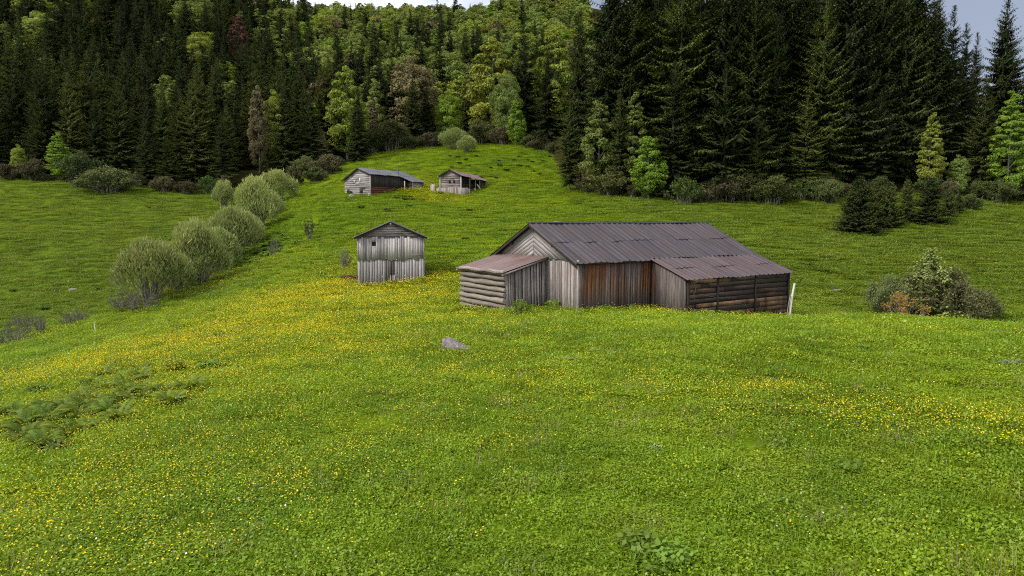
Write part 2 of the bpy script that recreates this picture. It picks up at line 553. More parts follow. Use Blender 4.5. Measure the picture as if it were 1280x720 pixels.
# ------------------------------------------------------------------ scatter (stuff only)
def scatter(name, pts, rot, scl, idx, meshes, kind='stuff'):
    lib = bpy.data.collections.new(name + '_kinds')
    for i, me in enumerate(meshes):
        lib.objects.link(bpy.data.objects.new('%s_kind_%02d' % (name, i), me))
    me = bpy.data.meshes.new(name)
    me.vertices.add(len(pts))
    me.vertices.foreach_set('co', np.asarray(pts, float).ravel())
    for nm, tp, key, dat in (('rot', 'FLOAT_VECTOR', 'vector', rot), ('scl', 'FLOAT_VECTOR', 'vector', scl), ('idx', 'INT', 'value', idx)):
        a = me.attributes.new(nm, tp, 'POINT')
        a.data.foreach_set(key, np.asarray(dat).ravel())
    o = link(name, me)
    tag(o, kind=kind)
    g = bpy.data.node_groups.new(name, 'GeometryNodeTree')
    g.interface.new_socket('Geometry', in_out='INPUT', socket_type='NodeSocketGeometry')
    g.interface.new_socket('Geometry', in_out='OUTPUT', socket_type='NodeSocketGeometry')
    gi, go = g.nodes.new('NodeGroupInput'), g.nodes.new('NodeGroupOutput')
    ip = g.nodes.new('GeometryNodeInstanceOnPoints')
    ci = g.nodes.new('GeometryNodeCollectionInfo')
    ci.inputs[0].default_value = lib
    ci.inputs[1].default_value = True
    ci.inputs[2].default_value = True

    def na(nm, tp):
        nd = g.nodes.new('GeometryNodeInputNamedAttribute')
        nd.data_type = tp
        nd.inputs[0].default_value = nm
        return nd.outputs[0]
    g.links.new(gi.outputs[0], ip.inputs['Points'])
    g.links.new(ci.outputs[0], ip.inputs['Instance'])
    ip.inputs['Pick Instance'].default_value = True
    g.links.new(na('idx', 'INT'), ip.inputs['Instance Index'])
    g.links.new(na('rot', 'FLOAT_VECTOR'), ip.inputs['Rotation'])
    g.links.new(na('scl', 'FLOAT_VECTOR'), ip.inputs['Scale'])
    g.links.new(ip.outputs[0], go.inputs[0])
    md = o.modifiers.new('scatter', 'NODES')
    md.node_group = g
    return o


# ------------------------------------------------------------------ setting: terrain
FB_PX = [-400, 0, 60, 130, 250, 300, 340, 400, 430, 480, 560, 620, 680, 700, 720, 750, 820, 900, 960, 1040, 1100, 1200, 1280, 1700]
FB_D = [165, 166, 160, 158, 157, 162, 168, 172, 172, 195, 200, 200, 192, 140, 124, 114, 106, 104, 104, 106, 103, 102, 105, 105]


def forest_edge(x, y):
    return np.interp(640 + F * x / np.maximum(y, 1), FB_PX, FB_D)


def build_ground():
    n = 430
    t = np.linspace(-1, 1, n)
    xs = 720 * np.sinh(5.2 * t) / np.sinh(5.2)
    u = np.linspace(-.52, 1, n)
    ys = 22 + 860 * np.sinh(5.2 * u) / np.sinh(5.2)
    X, Y = np.meshgrid(xs, ys)
    Z = h(X.ravel(), Y.ravel())
    V = np.stack([X.ravel(), Y.ravel(), Z], 1)
    i = np.arange(n - 1)
    a = (i[:, None] * n + i[None, :]).ravel()
    Fq = np.stack([a, a + 1, a + n + 1, a + n], 1)
    mb = MB()
    mb.add(V, Fq)
    o = mb.build('ground', M['ground'], smooth=True)
    fo = np.clip((Y.ravel() - forest_edge(X.ravel(), Y.ravel()) + 1.5 + 3 * fbm(X.ravel(), Y.ravel(), 9, 31)) / 4, 0, 1)
    fo[Y.ravel() < 60] = 0
    at_ = o.data.attributes.new('forest', 'FLOAT', 'POINT')
    at_.data.foreach_set('value', fo)
    tag(o, kind='structure')


build_ground()


# ------------------------------------------------------------------ trees
def spruce_parts(seed, H=28.0, Rm=4.2, dens=1.0, z0f=.04, drooping=.35, sparse=0.0, fine=1.0, wk=.19, trk=.0105):
    r = np.random.default_rng(seed)
    crown = MB()
    z0 = H * z0f
    nb = int((H - z0) * 11 * dens)
    t = np.sort(r.random(nb) ** 1.05)
    z = z0 + (H - z0) * t
    prof = (1 - t) ** .78 * np.clip(.62 + 2.2 * t, 0, 1)
    lump = .8 + .4 * vnoise(t * 9, t * 0 + seed, seed)
    L = Rm * prof * lump * (.72 + .5 * r.random(nb)) + .18
    keep = r.random(nb) > sparse * (.5 + .5 * np.sin(t * 37 + seed))
    z, L, t = z[keep], L[keep], t[keep]
    nb = len(z)
    az = r.random(nb) * 2 * np.pi
    # side-to-side unevenness of the crown
    L *= 1 + .16 * np.sin(az * 2 + seed) + .1 * np.sin(az * 3 + t * 9)
    step = .30 / fine
    ns = np.maximum(2, (L / step).astype(int))
    bi = np.repeat(np.arange(nb), ns)
    k = np.concatenate([np.arange(m) for m in ns])
    s = (k + .3 + .5 * r.random(len(k))) / ns[bi]
    out = np.stack([np.cos(az), np.sin(az), 0 * az], 1)[bi]
    sd = np.stack([-np.sin(az), np.cos(az), 0 * az], 1)[bi]
    Lb = L[bi]
    tb = t[bi]
    slope = .45 * tb - drooping * (1 - tb)
    pz = z[bi] + Lb * (slope * s - .30 * s * (1 - tb) + .24 * s ** 3)
    base = out * (Lb * s)[:, None]
    base[:, 2] = pz
    base += (r.random(base.shape) - .5) * .10
    sl = np.clip(.20 + .26 * Lb * (1.08 - s), .22, .95) * (.8 + .5 * r.random(len(s))) / fine ** .5
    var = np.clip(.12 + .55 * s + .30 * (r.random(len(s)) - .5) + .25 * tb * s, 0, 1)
    for sg in (-1, 1):
        d = unit(out * (.55 + .3 * r.random((len(s), 1))) + sg * sd * (.75 + .3 * r.random((len(s), 1))) + np.array([0, 0, -1]) * (.12 + .45 * r.random((len(s), 1))))
        side = unit(np.cross(d, np.array([0, 0, 1.]) + .5 * (r.random((len(s), 3)) - .5)))
        crown.kites(base, d, sl, side, sl * wk, var, .18)
    # spray along the bough itself and hanging twigs beneath it
    d = unit(out + np.array([0, 0, 1]) * (slope + .3 * s)[:, None])
    crown.kites(base, d, sl * 1.1, sd, sl * wk * .9, np.clip(var + .1, 0, 1), .1)
    hm = r.random(len(s)) < .75
    d = unit(np.array([0, 0, -1.]) + .35 * (r.random((hm.sum(), 3)) - .5) + .25 * out[hm])
    crown.kites(base[hm], d, sl[hm] * .8, sd[hm], sl[hm] * wk, var[hm] * .7, 0)
    # leader
    m = 14
    lz = np.linspace(H - 1.6, H - .1, m)
    an = r.random(m) * 6.28
    d = unit(np.stack([np.cos(an), np.sin(an), .9 + 0 * an], 1))
    crown.kites(np.stack([0 * lz, 0 * lz, lz], 1), d, np.linspace(.75, .25, m), unit(np.cross(d, [0, 0, 1.])), .10)
    crown.kites(np.array([[0, 0, H - .8]] * 3), np.array([[0, 0, 1.]] * 3), .8, np.array([[1., 0, 0], [0, 1, 0], [.7, .7, 0]]), .05)
    trunk = MB()
    zz = np.linspace(-1.0, H * .97, 9)
    trunk.tube(np.stack([.1 * np.sin(zz * .3), .1 * np.cos(zz * .23) - .1, zz], 1), np.linspace(H * trk, .03, 9), 7)
    return trunk, crown


def leafy_parts(seed, H=20.0, Rm=5.0, base=.25, cone=.0, nclump=70, per=90, ls=.34, flat=.65, shell=.5, limbs=14, trunk_r=.28, layered=0.0):
    r = np.random.default_rng(seed)
    crown, trunk = MB(), MB()
    zc, hc = H * (base + 1) / 2, H * (1 - base) / 2
    v = unit(r.normal(size=(nclump, 3)))
    rad = shell + (1 - shell) * r.random(nclump) ** .6
    c = v * rad[:, None]
    tt = (c[:, 2] + 1) / 2
    k = 1 - cone * tt ** 1.1 if cone > 0 else 1.0
    ex = 1 + .14 * np.sin(np.arctan2(c[:, 1], c[:, 0]) * 3 + seed)
    C = np.stack([c[:, 0] * Rm * k * ex, c[:, 1] * Rm * k * ex, zc + c[:, 2] * hc * .93], 1)
    rc = Rm * (.18 + .16 * r.random(nclump)) * (np.clip(k, .45, 1) if cone > 0 else 1)
    ci = np.repeat(np.arange(nclump), per)
    q = unit(r.normal(size=(len(ci), 3)) + np.array([0, 0, .35]))
    rr = (.45 + .55 * r.random(len(ci)) ** .5)[:, None]
    off = q * rr * rc[ci][:, None]
    off[:, 2] *= flat
    if layered:
        off[:, 2] *= (1 - .6 * layered)
    b = C[ci] + off
    outw = unit(b - np.array([0, 0, zc]))
    nrm = unit(q + .6 * outw + np.array([0, 0, .5]) + .8 * r.normal(size=q.shape))
    d = unit(np.cross(nrm, r.normal(size=q.shape)))
    side = np.cross(nrm, d)
    l = ls * (.7 + .6 * r.random(len(ci)))
    var = np.clip(.5 + .22 * np.repeat(r.normal(size=nclump), per) + .25 * (r.random(len(ci)) - .5), 0, 1)
    crown.kites(b - d * l[:, None] * .5, d, l, side, l * .36, var, .1)
    zz = np.linspace(-.8, H * .8, 8)
    bend = r.normal(size=2) * .25
    tp = np.stack([bend[0] * np.sin(zz / H * 3), bend[1] * np.sin(zz / H * 2.3), zz], 1)
    trunk.tube(tp, np.linspace(trunk_r, trunk_r * .15, 8), 7)
    for i in r.permutation(nclump)[:limbs]:
        zs = np.clip(C[i, 2] - np.hypot(C[i, 0], C[i, 1]) * .7, H * base * .7, H * .75)
        p0 = np.array([np.interp(zs, zz, tp[:, 0]), np.interp(zs, zz, tp[:, 1]), zs])
        mid = (p0 + C[i]) / 2 + np.array([0, 0, .06 * H]) * (r.random() - .2)
        trunk.tube([p0, mid, C[i]], [trunk_r * .38, trunk_r * .22, .03], 5, cap=False)
    return trunk, crown


def shrub_parts(seed, H=4.0, Rm=2.6, stems=26, leaves=2600, ls=.13, inner=.35, twigs=1400, base_spread=.35, up=.6, lw=.3, tipw=1.3):
    """many stems fanning out of one stool, thin twigs and small leaves towards the outside"""
    r = np.random.default_rng(seed)
    fol, st = MB(), MB()
    pts, tv = [], []
    for i in range(stems):
        a = r.random() * 6.28
        ph = r.random() ** .7
        b = np.array([math.cos(a), math.sin(a), 0]) * base_spread * Rm * math.sqrt(r.random())
        e = np.array([math.cos(a) * Rm * ph, math.sin(a) * Rm * ph, H * (1 - .62 * ph ** 2.2) * (.8 + .25 * r.random())])
        s = np.linspace(0, 1, 7)[:, None]
        ctl = b * (1 - s) + e * s
        ctl[:, 2] = (e[2]) * (s[:, 0] ** .8) - .25 * (s[:, 0] == 0)
        ctl[1:-1] += r.normal(size=(5, 3)) * .05 * Rm * np.array([1, 1, .4])
        st.tube(ctl, np.linspace(.028 * H ** .6, .008, 7), 5, cap=False)
        for q in range(1, 7):
            pts.append(ctl[q])
            tv.append((ctl[q] - ctl[q - 1]))
    pts, tv = np.array(pts), unit(np.array(tv))
    w = (np.tile(np.arange(1, 7), stems) / 6.0) ** tipw
    w = w / w.sum()
    j = r.choice(len(pts), twigs, p=w)
    d = unit(tv[j] * .7 + r.normal(size=(twigs, 3)) * .55 + np.array([0, 0, up * .5]))
    tl = (.16 + .2 * r.random(twigs)) * Rm * .8
    b = pts[j] + r.normal(size=(twigs, 3)) * .04 * Rm
    sd = unit(np.cross(d, r.normal(size=(twigs, 3))))
    st.kites(b, d, tl, sd, .006 + .003 * H ** .5)
    j = r.integers(0, twigs, leaves)
    lb = b[j] + d[j] * (tl[j] * r.random(leaves))[:, None] + r.normal(size=(leaves, 3)) * .045 * Rm
    lb[:, 2] = np.maximum(lb[:, 2], .05)
    dd = unit(r.normal(size=(leaves, 3)) + np.array([0, 0, .4]))
    ss = unit(np.cross(dd, r.normal(size=(leaves, 3))))
    l = ls * (.7 + .6 * r.random(leaves))
    hr = np.clip(lb[:, 2] / H, 0, 1)
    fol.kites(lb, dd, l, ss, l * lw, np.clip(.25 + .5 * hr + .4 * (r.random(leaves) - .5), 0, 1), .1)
    return st, fol


def alder_parts(seed, H=6.0, Rm=3.4, n=10000, stems=30):
    """a dome of fine upward-fanning shoots with small leaves, carried by many bare stems"""
    r = np.random.default_rng(seed)
    st, fol = MB(), MB()
    v = unit(r.normal(size=(n, 3)) * np.array([1, 1, .9]) + np.array([0, 0, .25]))
    v[:, 2] = np.abs(v[:, 2]) * np.where(r.random(n) < .14, -.4, 1)
    nc = 24
    cv = unit(r.normal(size=(nc, 3)) + np.array([0, 0, .35]))
    cv[:, 2] = np.abs(cv[:, 2]) * np.where(r.random(nc) < .2, -.3, 1)
    cr_ = .60 + .50 * r.random(nc)
    ci = r.integers(0, nc, n)
    free = r.random(n) < .26
    rad = np.where(free, .35 + .6 * r.random(n) ** .6, cr_[ci] * (.72 + .34 * r.random(n)))
    vv = unit(np.where(free[:, None], v, cv[ci] + .15 * r.normal(size=(n, 3)) * (.5 + r.random((n, 1)))))
    zc = H * .40
    C = np.stack([vv[:, 0] * Rm * rad, vv[:, 1] * Rm * rad, zc + vv[:, 2] * (H - zc) * rad], 1)
    d = unit(C - np.array([0, 0, -.25 * H]))
    d = unit(d + .34 * r.normal(size=(n, 3)) + np.array([0, 0, .15]))
    l = .22 + .34 * r.random(n)
    sd = unit(np.cross(d, r.normal(size=(n, 3))))
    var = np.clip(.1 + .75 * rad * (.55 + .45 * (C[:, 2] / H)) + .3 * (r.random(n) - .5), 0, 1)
    fol.kites(C, d, l, sd, l * .12, var)
    m = n // 3
    j = r.integers(0, n, m)
    dd = unit(d[j] + .9 * r.normal(size=(m, 3)))
    fol.kites(C[j], dd, .13, unit(np.cross(dd, r.normal(size=(m, 3)))), .045, var[j])
    for i in range(stems):
        a = i / stems * 6.28 + r.random() * .4
        ph = r.random() ** .6
        b = np.array([math.cos(a), math.sin(a), 0]) * .26 * Rm * r.random()
        e = np.array([math.cos(a) * Rm * .8 * ph, math.sin(a) * Rm * .8 * ph, H * (.92 - .4 * ph ** 2)])
        t = np.linspace(0, 1, 6)[:, None]
        p = b * (1 - t) + e * t
        p[:, 2] = e[2] * t[:, 0] ** .85 - .2 * (t[:, 0] == 0)
        p[1:-1] += r.normal(size=(4, 3)) * .06
        st.tube(p, np.linspace(.075, .015, 6), 5, cap=False)
    return st, fol


VAR = {}


def reg(key, parts, tm, cm, names=('trunk', 'crown')):
    tr, cr = parts
    VAR[key] = (tr.mesh(names[0], [tm]), cr.mesh(names[1], [cm]), names)


def joined(parts, tm, cm, name):
    tr, cr = parts
    j = MB()
    for src, mi in ((tr, 0), (cr, 1)):
        off = j.k
        vk = 0
        for V, Fs, va in zip(src.v, src.f, src.var):
            j.v.append(V)
            j.f.append(Fs + off)
            j.var.append(va)
            j.tone.append(np.full(len(Fs), .5))
            j.brown.append(np.zeros(len(Fs)))
            j.mi.append(np.full(len(Fs), mi))
            j.uv.append(np.zeros((len(Fs), Fs.shape[1], 2)))
            vk += len(V)
        j.k = off + vk
    return j.mesh(name, [tm, cm])


SPR_H = 28.0
for i in range(5):
    p = spruce_parts(100 + i, SPR_H, [5.9, 5.0, 6.6, 5.4, 6.0][i], [1.3, 1.4, 1.25, 1.3, 1.2][i], [.03, .10, .02, .05, .16][i], [.38, .30, .45, .34, .40][i], [.1, .15, .15, .25, .4][i], 1.1)
    for mk in ('spruce', 'spruce_olive', 'spruce_blue'):
        reg((mk, i), p, M['bark'], M[mk])
pys = spruce_parts(150, 6.0, 2.2, 4.5, .0, .12, 0, 1.9, .24)
pys2 = spruce_parts(151, 6.0, 2.6, 4.0, .0, .05, .1, 1.9, .24)
for i, p in enumerate((pys, pys2)):
    for mk in ('spruce', 'spruce_olive'):
        reg(('young_' + mk, i), p, M['bark'], M[mk])
reg(('young_pale', 0), spruce_parts(152, 5.0, 1.9, 3.4, .0, -.05, .2, 1.5, .24), M['bark'], M['alder'])
BEE_H = 20.0
bp = [leafy_parts(200, BEE_H, 5.4, .05, .30, 190, 105, .36),
      leafy_parts(201, BEE_H, 5.0, .03, .62, 190, 105, .36),
      leafy_parts(202, BEE_H, 6.2, .10, .15, 200, 105, .38),
      leafy_parts(203, BEE_H, 5.2, .02, .66, 170, 105, .34, layered=.7)]
for i, p in enumerate(bp):
    for mk in ('beech', 'beech_bright', 'beech_yellow', 'beech_brown', 'beech_red'):
        reg((mk, i), p, M['bark_pale'], M[mk])
# far, lighter versions (one mesh each: too small in the picture to show parts)
FAR = {}
for i in range(4):
    p = spruce_parts(300 + i, SPR_H, [5.6, 4.7, 6.3, 5.2][i], .75, .04, .36, .1, .62, .30, .006)
    for mk in ('spruce', 'spruce_olive', 'spruce_blue'):
        FAR[(mk, i)] = joined(p, M['bark'], M[mk], 'spruce_tree')
for i in range(4):
    p = leafy_parts(320 + i, BEE_H, [5.4, 4.8, 6.2, 5.2][i], [.08, .05, .1, .05][i], [.25, .5, .1, .35][i], 130, 55, .60, limbs=5, trunk_r=.2)
    for mk in ('beech', 'beech_bright', 'beech_yellow', 'beech_brown', 'beech_red'):
        FAR[(mk, i)] = joined(p, M['bark_pale'], M[mk], 'beech_tree')


def plant_tree(name, key, loc, sxyz, rz, label, cat, group=None):
    tr, cr, nm = VAR[key]
    e = empty(name, loc, rz)
    e.scale = sxyz
    link(nm[0], tr, e)
    link(nm[1], cr, e)
    tag(e, label, cat, group)
    return e


used = []   # (x, y, radius) taken by placed trees
named = []


def tree_px(kind, i, px, top, d, wf, label, cat=None, name=None, dz=0.0):
    """a tree whose foot stands on the terrain at depth d and whose top reaches photo row 'top'"""
    x, y, z = at(px, d)
    ht = float(P(px, top, d)[2]) - z
    H0 = SPR_H if kind.startswith('spruce') else BEE_H
    s = ht / H0
    if H0 == BEE_H:
        wf *= 1.32
    nm = name or ('spruce_tree' if kind.startswith('spruce') else 'beech_tree')
    cat = cat or nm.replace('_', ' ')
    used.append((x, y, 2.2))
    named.append((px, top, d, (.20 if kind.startswith('spruce') else .25) * ht * wf * F / d))
    return plant_tree(nm, (kind, i), (x, y, z - .1), (s * wf, s * wf, s), rng.random() * 6.28, label, cat)


def build_named_trees():
    T = tree_px
    # right wall of spruces, front row
    T('spruce_olive', 1, 711, 122, 122, .95, 'narrow spruce with yellowish branch tips, leftmost of the dark spruce wall')
    T('beech', 1, 747, 116, 116, .72, 'slim pale green broadleaf tree squeezed between the leftmost spruces of the dark wall')
    T('spruce_olive', 3, 772, 112, 113, .9, 'sparse spruce with lit twigs right of the slim pale green tree')
    T('beech', 3, 790, 108, 114, .55, 'thin green broadleaf tree with layered boughs beside the bright young beech')
    T('beech_bright', 1, 808, 163, 106, .95, 'bright lime green young beech standing in front of the dark spruce wall')
    T('spruce', 0, 838, 76, 107, 1.0, 'dark spruce directly right of the lime green young beech')
    T('spruce', 2, 900, 80, 106, 1.05, 'broad dark spruce with drooping boughs above the barn roof ridge')
    T('spruce', 2, 866, -25, 118, .95, 'very tall dark spruce towering behind the barn, cut by the top of the photo')
    T('spruce', 3, 762, -12, 128, .9, 'tall spruce with bare grey trunk showing, at the left end of the tall spruce row')
    T('spruce', 1, 815, -18, 124, .95, 'tall dense spruce behind the lime green young beech')
    T('spruce', 4, 925, -35, 114, .9, 'tall thin-crowned spruce rising above the right half of the barn roof')
    T('spruce', 0, 960, 20, 111, .9, 'dark spruce above the right end of the barn roof')
    T('spruce_olive', 2, 1018, -14, 110, 1.05, 'huge spruce with spreading light green boughs, right of the barn')
    T('spruce_olive', 1, 1000, 118, 105, 1.15, 'mid green spruce standing low in front of the huge spreading spruce')
    T('spruce', 0, 1068, -30, 114, 1.0, 'tall black-green spruce right of the huge spreading spruce')
    T('spruce', 2, 1118, -28, 116, .95, 'tall shaded spruce left of the sky gap')
    T('spruce', 1, 1152, -14, 122, .9, 'pointed dark spruce at the left edge of the sky gap')
    T('spruce_blue', 1, 1172, 6, 130, .85, 'spiky spruce top outlined against the grey sky, left side of the gap')
    T('spruce_blue', 3, 1188, 28, 140, .8, 'small spruce peak at the bottom of the sky gap')
    T('spruce_blue', 1, 1202, 40, 160, .8, 'tiny far spruce tip in the middle of the sky gap')
    T('spruce', 2, 1236, -4, 118, 1.0, 'broad spruce crown standing alone against the grey sky at far right')
    T('spruce', 0, 1278, 58, 112, .95, 'spruce cut by the right edge of the photo')
    T('spruce_olive', 3, 1216, 92, 106, .95, 'olive spruce in front of the broad crown at far right')
    T('beech_bright', 3, 1250, 106, 103, .62, 'green beech with level boughs at the far right forest edge')
    T('beech_yellow', 3, 1154, 135, 104, .55, 'thin golden-leaved tree glowing in front of the shaded spruces')
    T('spruce', 4, 1090, 110, 108, 1.0, 'shaded spruce behind the group of small young spruces')
    T('spruce_olive', 0, 940, 150, 105, 1.0, 'low green spruce at the forest edge above the barn roof end')
    T('beech', 0, 1190, 190, 104, .7, 'dull green small broadleaf tree under the right spruces')
    # centre, around the upper meadow
    T('beech_yellow', 1, 438, 74, 182, .72, 'tall conical yellow-green beech above the left far cabin')
    T('spruce', 2, 452, 108, 174, .95, 'dark spruce standing against the conical yellow-green beech')
    T('beech_brown', 0, 519, 64, 214, .88, 'big brown-budded beech above the two far cabins')
    T('spruce', 0, 519, 98, 200, 1.25, 'dark spruce pair member, left one in front of the brown beech')
    T('spruce', 2, 536, 104, 203, 1.0, 'dark spruce pair member, right one in front of the brown beech')
    T('beech_bright', 0, 563, 108, 205, .7, 'rounded fresh green beech right of the dark spruce pair')
    T('beech_yellow', 1, 616, 38, 204, .82, 'tallest yellow-green beech at the head of the meadow')
    T('beech', 2, 634, 88, 196, .55, 'grey-green beech leaning against the tallest yellow-green beech')
    T('beech_bright', 1, 645, 120, 188, .72, 'light green broad tree at the right head of the meadow')
    T('beech', 1, 474, 92, 215, .6, 'muted green beech between the conical beech and the brown beech')
    T('beech_brown', 3, 470, 118, 205, .5, 'grey-brown half bare tree beside the conical yellow-green beech')
    T('beech_yellow', 1, 692, 24, 210, .70, 'yellow-green column of beech left of the dark spruce wall')
    T('spruce', 4, 683, 60, 178, .85, 'spruce with a long bare pale trunk at the left of the dark wall')
    T('spruce', 1, 655, 22, 205, .85, 'dark spruce right behind the tallest yellow-green beech')
    T('spruce', 0, 722, 10, 160, .9, 'dark spruce just left of the tall spruce row')
    T('beech_brown', 0, 738, 66, 175, .5, 'brownish small beech peeping between spruces left of the dark wall')
    # left of the gully
    T('spruce', 2, 8, 122, 170, 1.2, 'broad olive dark conifer cut by the left edge of the photo')
    T('beech_bright', 3, 84, 162, 160, .85, 'light green beech with level boughs at the edge of the left meadow')
    T('beech_yellow', 0, 34, 178, 163, .62, 'pale yellowish small tree right of the broad conifer at the left edge')
    T('spruce_olive', 0, 218, 168, 158, 1.25, 'broad green spruce at the foot of the left forest')
    T('spruce_olive', 2, 160, 100, 166, .95, 'tall olive spruce in the middle of the left forest edge')
    T('spruce', 3, 190, 150, 161, 1.0, 'dark spruce left of the broad green spruce')
    T('spruce_olive', 3, 250, 98, 168, 1.05, 'brownish olive spruce above the end of the left meadow')
    T('spruce', 0, 285, 140, 163, 1.0, 'dark spruce above the upper end of the gully bushes')
    T('beech_brown', 1, 330, 98, 178, .42, 'reddish brown bare-looking tree above the gully bushes')
    T('spruce', 0, 362, 105, 172, 1.05, 'dark spruce in front of a yellow-green crown above the gully')
    T('beech_yellow', 0, 352, 108, 182, .55, 'yellow-green crown half hidden behind a dark spruce above the gully')
    T('spruce', 2, 394, 112, 174, 1.0, 'dark spruce left of the conical yellow-green beech')
    T('spruce', 4, 335, 190, 158, 1.1, 'spruce with bare lower trunk standing in the gully head')
    T('beech_brown', 2, 405, 160, 176, .45, 'grey bare-twigged tree at the forest foot left of the far cabin')
    T('beech_yellow', 2, 262, 38, 300, .85, 'round yellow-olive crown alone in the dark upper left forest')
    T('beech_red', 1, 310, 14, 330, .8, 'rust red crown in the upper left forest')
    T('beech_bright', 2, 130, -2, 360, .8, 'fresh green crown at the top edge of the left forest')
    T('beech_yellow', 1, 150, 45, 300, .5, 'slim yellow-green tree among the upper left spruces')


build_named_trees()


# --- the wooded slopes: one tree per spot
def build_forest():
    pts = []
    # jittered grid, spacing grows with distance
    yy = 100.0
    while yy < 600:
        sp = 5.9 + yy / 95.0
        x0, x1 = -.86 * yy - 10, .86 * yy + 10
        for xx in np.arange(x0, x1, sp):
            pts.append((xx + (random.random() - .5) * sp * .8, yy + (random.random() - .5) * sp * .8))
        yy += sp
    pts = np.array(pts)
    px = 640 + F * pts[:, 0] / pts[:, 1]
    ok = pts[:, 1] > forest_edge(pts[:, 0], pts[:, 1]) + 3
    ok &= ~((px > 1000) & (pts[:, 1] > 330))
    ok &= ~((px > 1150) & (pts[:, 1] > 135))
    ok &= ~((px > 730) & (px <= 790) & (pts[:, 1] > 420))
    U = np.array(used)
    dd = np.min(np.hypot(pts[:, 0][:, None] - U[:, 0], pts[:, 1][:, None] - U[:, 1]) - U[:, 2], axis=1)
    ok &= dd > .8
    for npx, ntop, nd, nw in named:     # natural openings in front of the trees that stand clear in the photo
        if nd > 150:
            ok &= ~((np.abs(px - npx) < nw * .95 + 4) & (pts[:, 1] < nd + 1) & (pts[:, 1] > nd - 48))
    pts = pts[ok]
    px = px[ok]
    z = h(pts[:, 0], pts[:, 1])
    n = len(pts)
    d = pts[:, 1]
    r = rng.random(n)
    patch = fbm(pts[:, 0], pts[:, 1], 60, 77, 2)
    kinds, hts, wf = [], [], []
    for i in range(n):
        if px[i] > 740:
            pb = .035
        elif d[i] > 255 and px[i] > 330:
            pb = .80 + .45 * patch[i] - (.35 if px[i] < 400 else 0)
        elif px[i] > 400:
            pb = .42
        else:
            pb = .11 + .12 * max(0, patch[i])
            if d[i] < 215:
                pb = .0
        if r[i] < pb:
            q = rng.random()
            if d[i] > 255 and px[i] > 330:
                k = 'beech' if q < .74 else 'beech_yellow' if q < .90 else 'beech_bright' if q < .95 else 'beech_brown'
            else:
                k = 'beech' if q < .45 else 'beech_yellow' if q < .78 else 'beech_bright' if q < .88 else 'beech_brown' if q < .97 else 'beech_red'
            hts.append(rng.uniform(13, 21))
            wf.append(rng.uniform(1.0, 1.45))
        else:
            q = rng.random()
            if d[i] < 200 and px[i] < 420:
                k = 'spruce_olive' if q < .6 else 'spruce'
            else:
                k = 'spruce_olive' if q < .14 else 'spruce_blue' if q < .5 else 'spruce'
            hts.append(rng.uniform(33, 42) if (px[i] > 745 and d[i] < 175) else rng.uniform(18, 29))
            wf.append(rng.uniform(.85, 1.25))
        kinds.append(k)
    hts, wf = np.array(hts), np.array(wf)
    # sky gap at the right must stay open: no tree there taller than the line of tops in the photo
    for i in range(n):
        if px[i] > 1140:
            lim = np.interp(px[i], [1140, 1160, 1180, 1190, 1210, 1225, 1240, 1255, 1262, 1300], [-20, 8, 30, 48, 62, 30, 20, 60, 68, 66])
            zt = float(P(px[i], lim, d[i])[2])
            hts[i] = min(hts[i], max(6, zt - z[i]))
        elif 380 < px[i] < 600 and d[i] > 480:
            zt = float(P(px[i], 1 + 5 * random.random(), d[i])[2])
            hts[i] = min(hts[i], max(8, zt - z[i]))
    # which ones show: coarse painter from near to far
    W_, H_ = 1280, 720
    buf = np.zeros((H_, W_), bool)
    vis = np.zeros(n)
    for x, y, rad in used:
        pass
    for i in np.argsort(d):
        con = kinds[i].startswith('spruce')
        cxp, by = to_px(pts[i, 0], d[i], z[i])
        _, ty = to_px(pts[i, 0], d[i], z[i] + hts[i])
        rw = hts[i] * (.19 if con else .26) * wf[i] * F / d[i]
        y0, y1 = int(max(0, ty)), int(min(H_ - 1, by))
        c2 = cxp
        for yv in range(y0, y1):
            t = np.clip((yv - ty) / max(1e-3, by - ty), 0, 1)
            w = rw * (t ** .8 if con else math.sqrt(max(0, 1 - (2 * t - .95) ** 2)))
            a, b = int(max(0, c2 - w)), int(min(W_, c2 + w + 1))
            if b > a:
                vis[i] += (~buf[yv, a:b]).sum()
                buf[yv, a:b] = True
    con = np.array([k.startswith('spruce') for k in kinds])
    ind = np.zeros(n, bool)
    for sel, cap in ((con, 262), (~con, 272)):
        ii = np.where(sel)[0]
        ii = ii[np.argsort(-vis[ii])][:cap]
        ind[ii[vis[ii] > 14]] = True
    print('forest trees', n, 'individual', ind.sum(), 'con', con.sum(), 'lo', (~con & ind).sum())
    LOOK = {'spruce': 'dark green spruce', 'spruce_olive': 'olive green spruce', 'spruce_blue': 'bluish dark spruce', 'beech': 'soft green beech',
            'beech_yellow': 'yellow-green beech', 'beech_bright': 'fresh bright green beech', 'beech_brown': 'brown-budded beech', 'beech_red': 'rust red beech'}
    todo, made = [], []
    for i in np.where(ind)[0]:
        k = kinds[i]
        c = con[i]
        s = hts[i] / (SPR_H if c else BEE_H)
        w = s * wf[i]
        _, ty = to_px(pts[i, 0], d[i], z[i] + hts[i] * .8)
        p_ = px[i]
        where = ('over the left meadow' if p_ < 130 else 'over the meadow bay' if p_ < 250 else 'over the gully bushes' if p_ < 410 else
                 'over the left far cabin' if p_ < 520 else 'over the right far barn' if p_ < 610 else 'left of the dark wall' if p_ < 700 else
                 'dark wall left of the barn' if p_ < 800 else 'dark wall behind the barn' if p_ < 950 else 'dark wall right of the barn' if p_ < 1110 else 'right end of the dark wall')
        row = ('on the skyline' if ty < 12 else 'high on the slope' if ty < 45 else 'in the upper forest' if ty < 85 else 'halfway up' if ty < 125 else 'low in the forest' if ty < 165 else 'at the forest foot')
        size = ('tall' if hts[i] > (25 if c else 18.5) else 'short' if hts[i] < (20.5 if c else 15) else '')
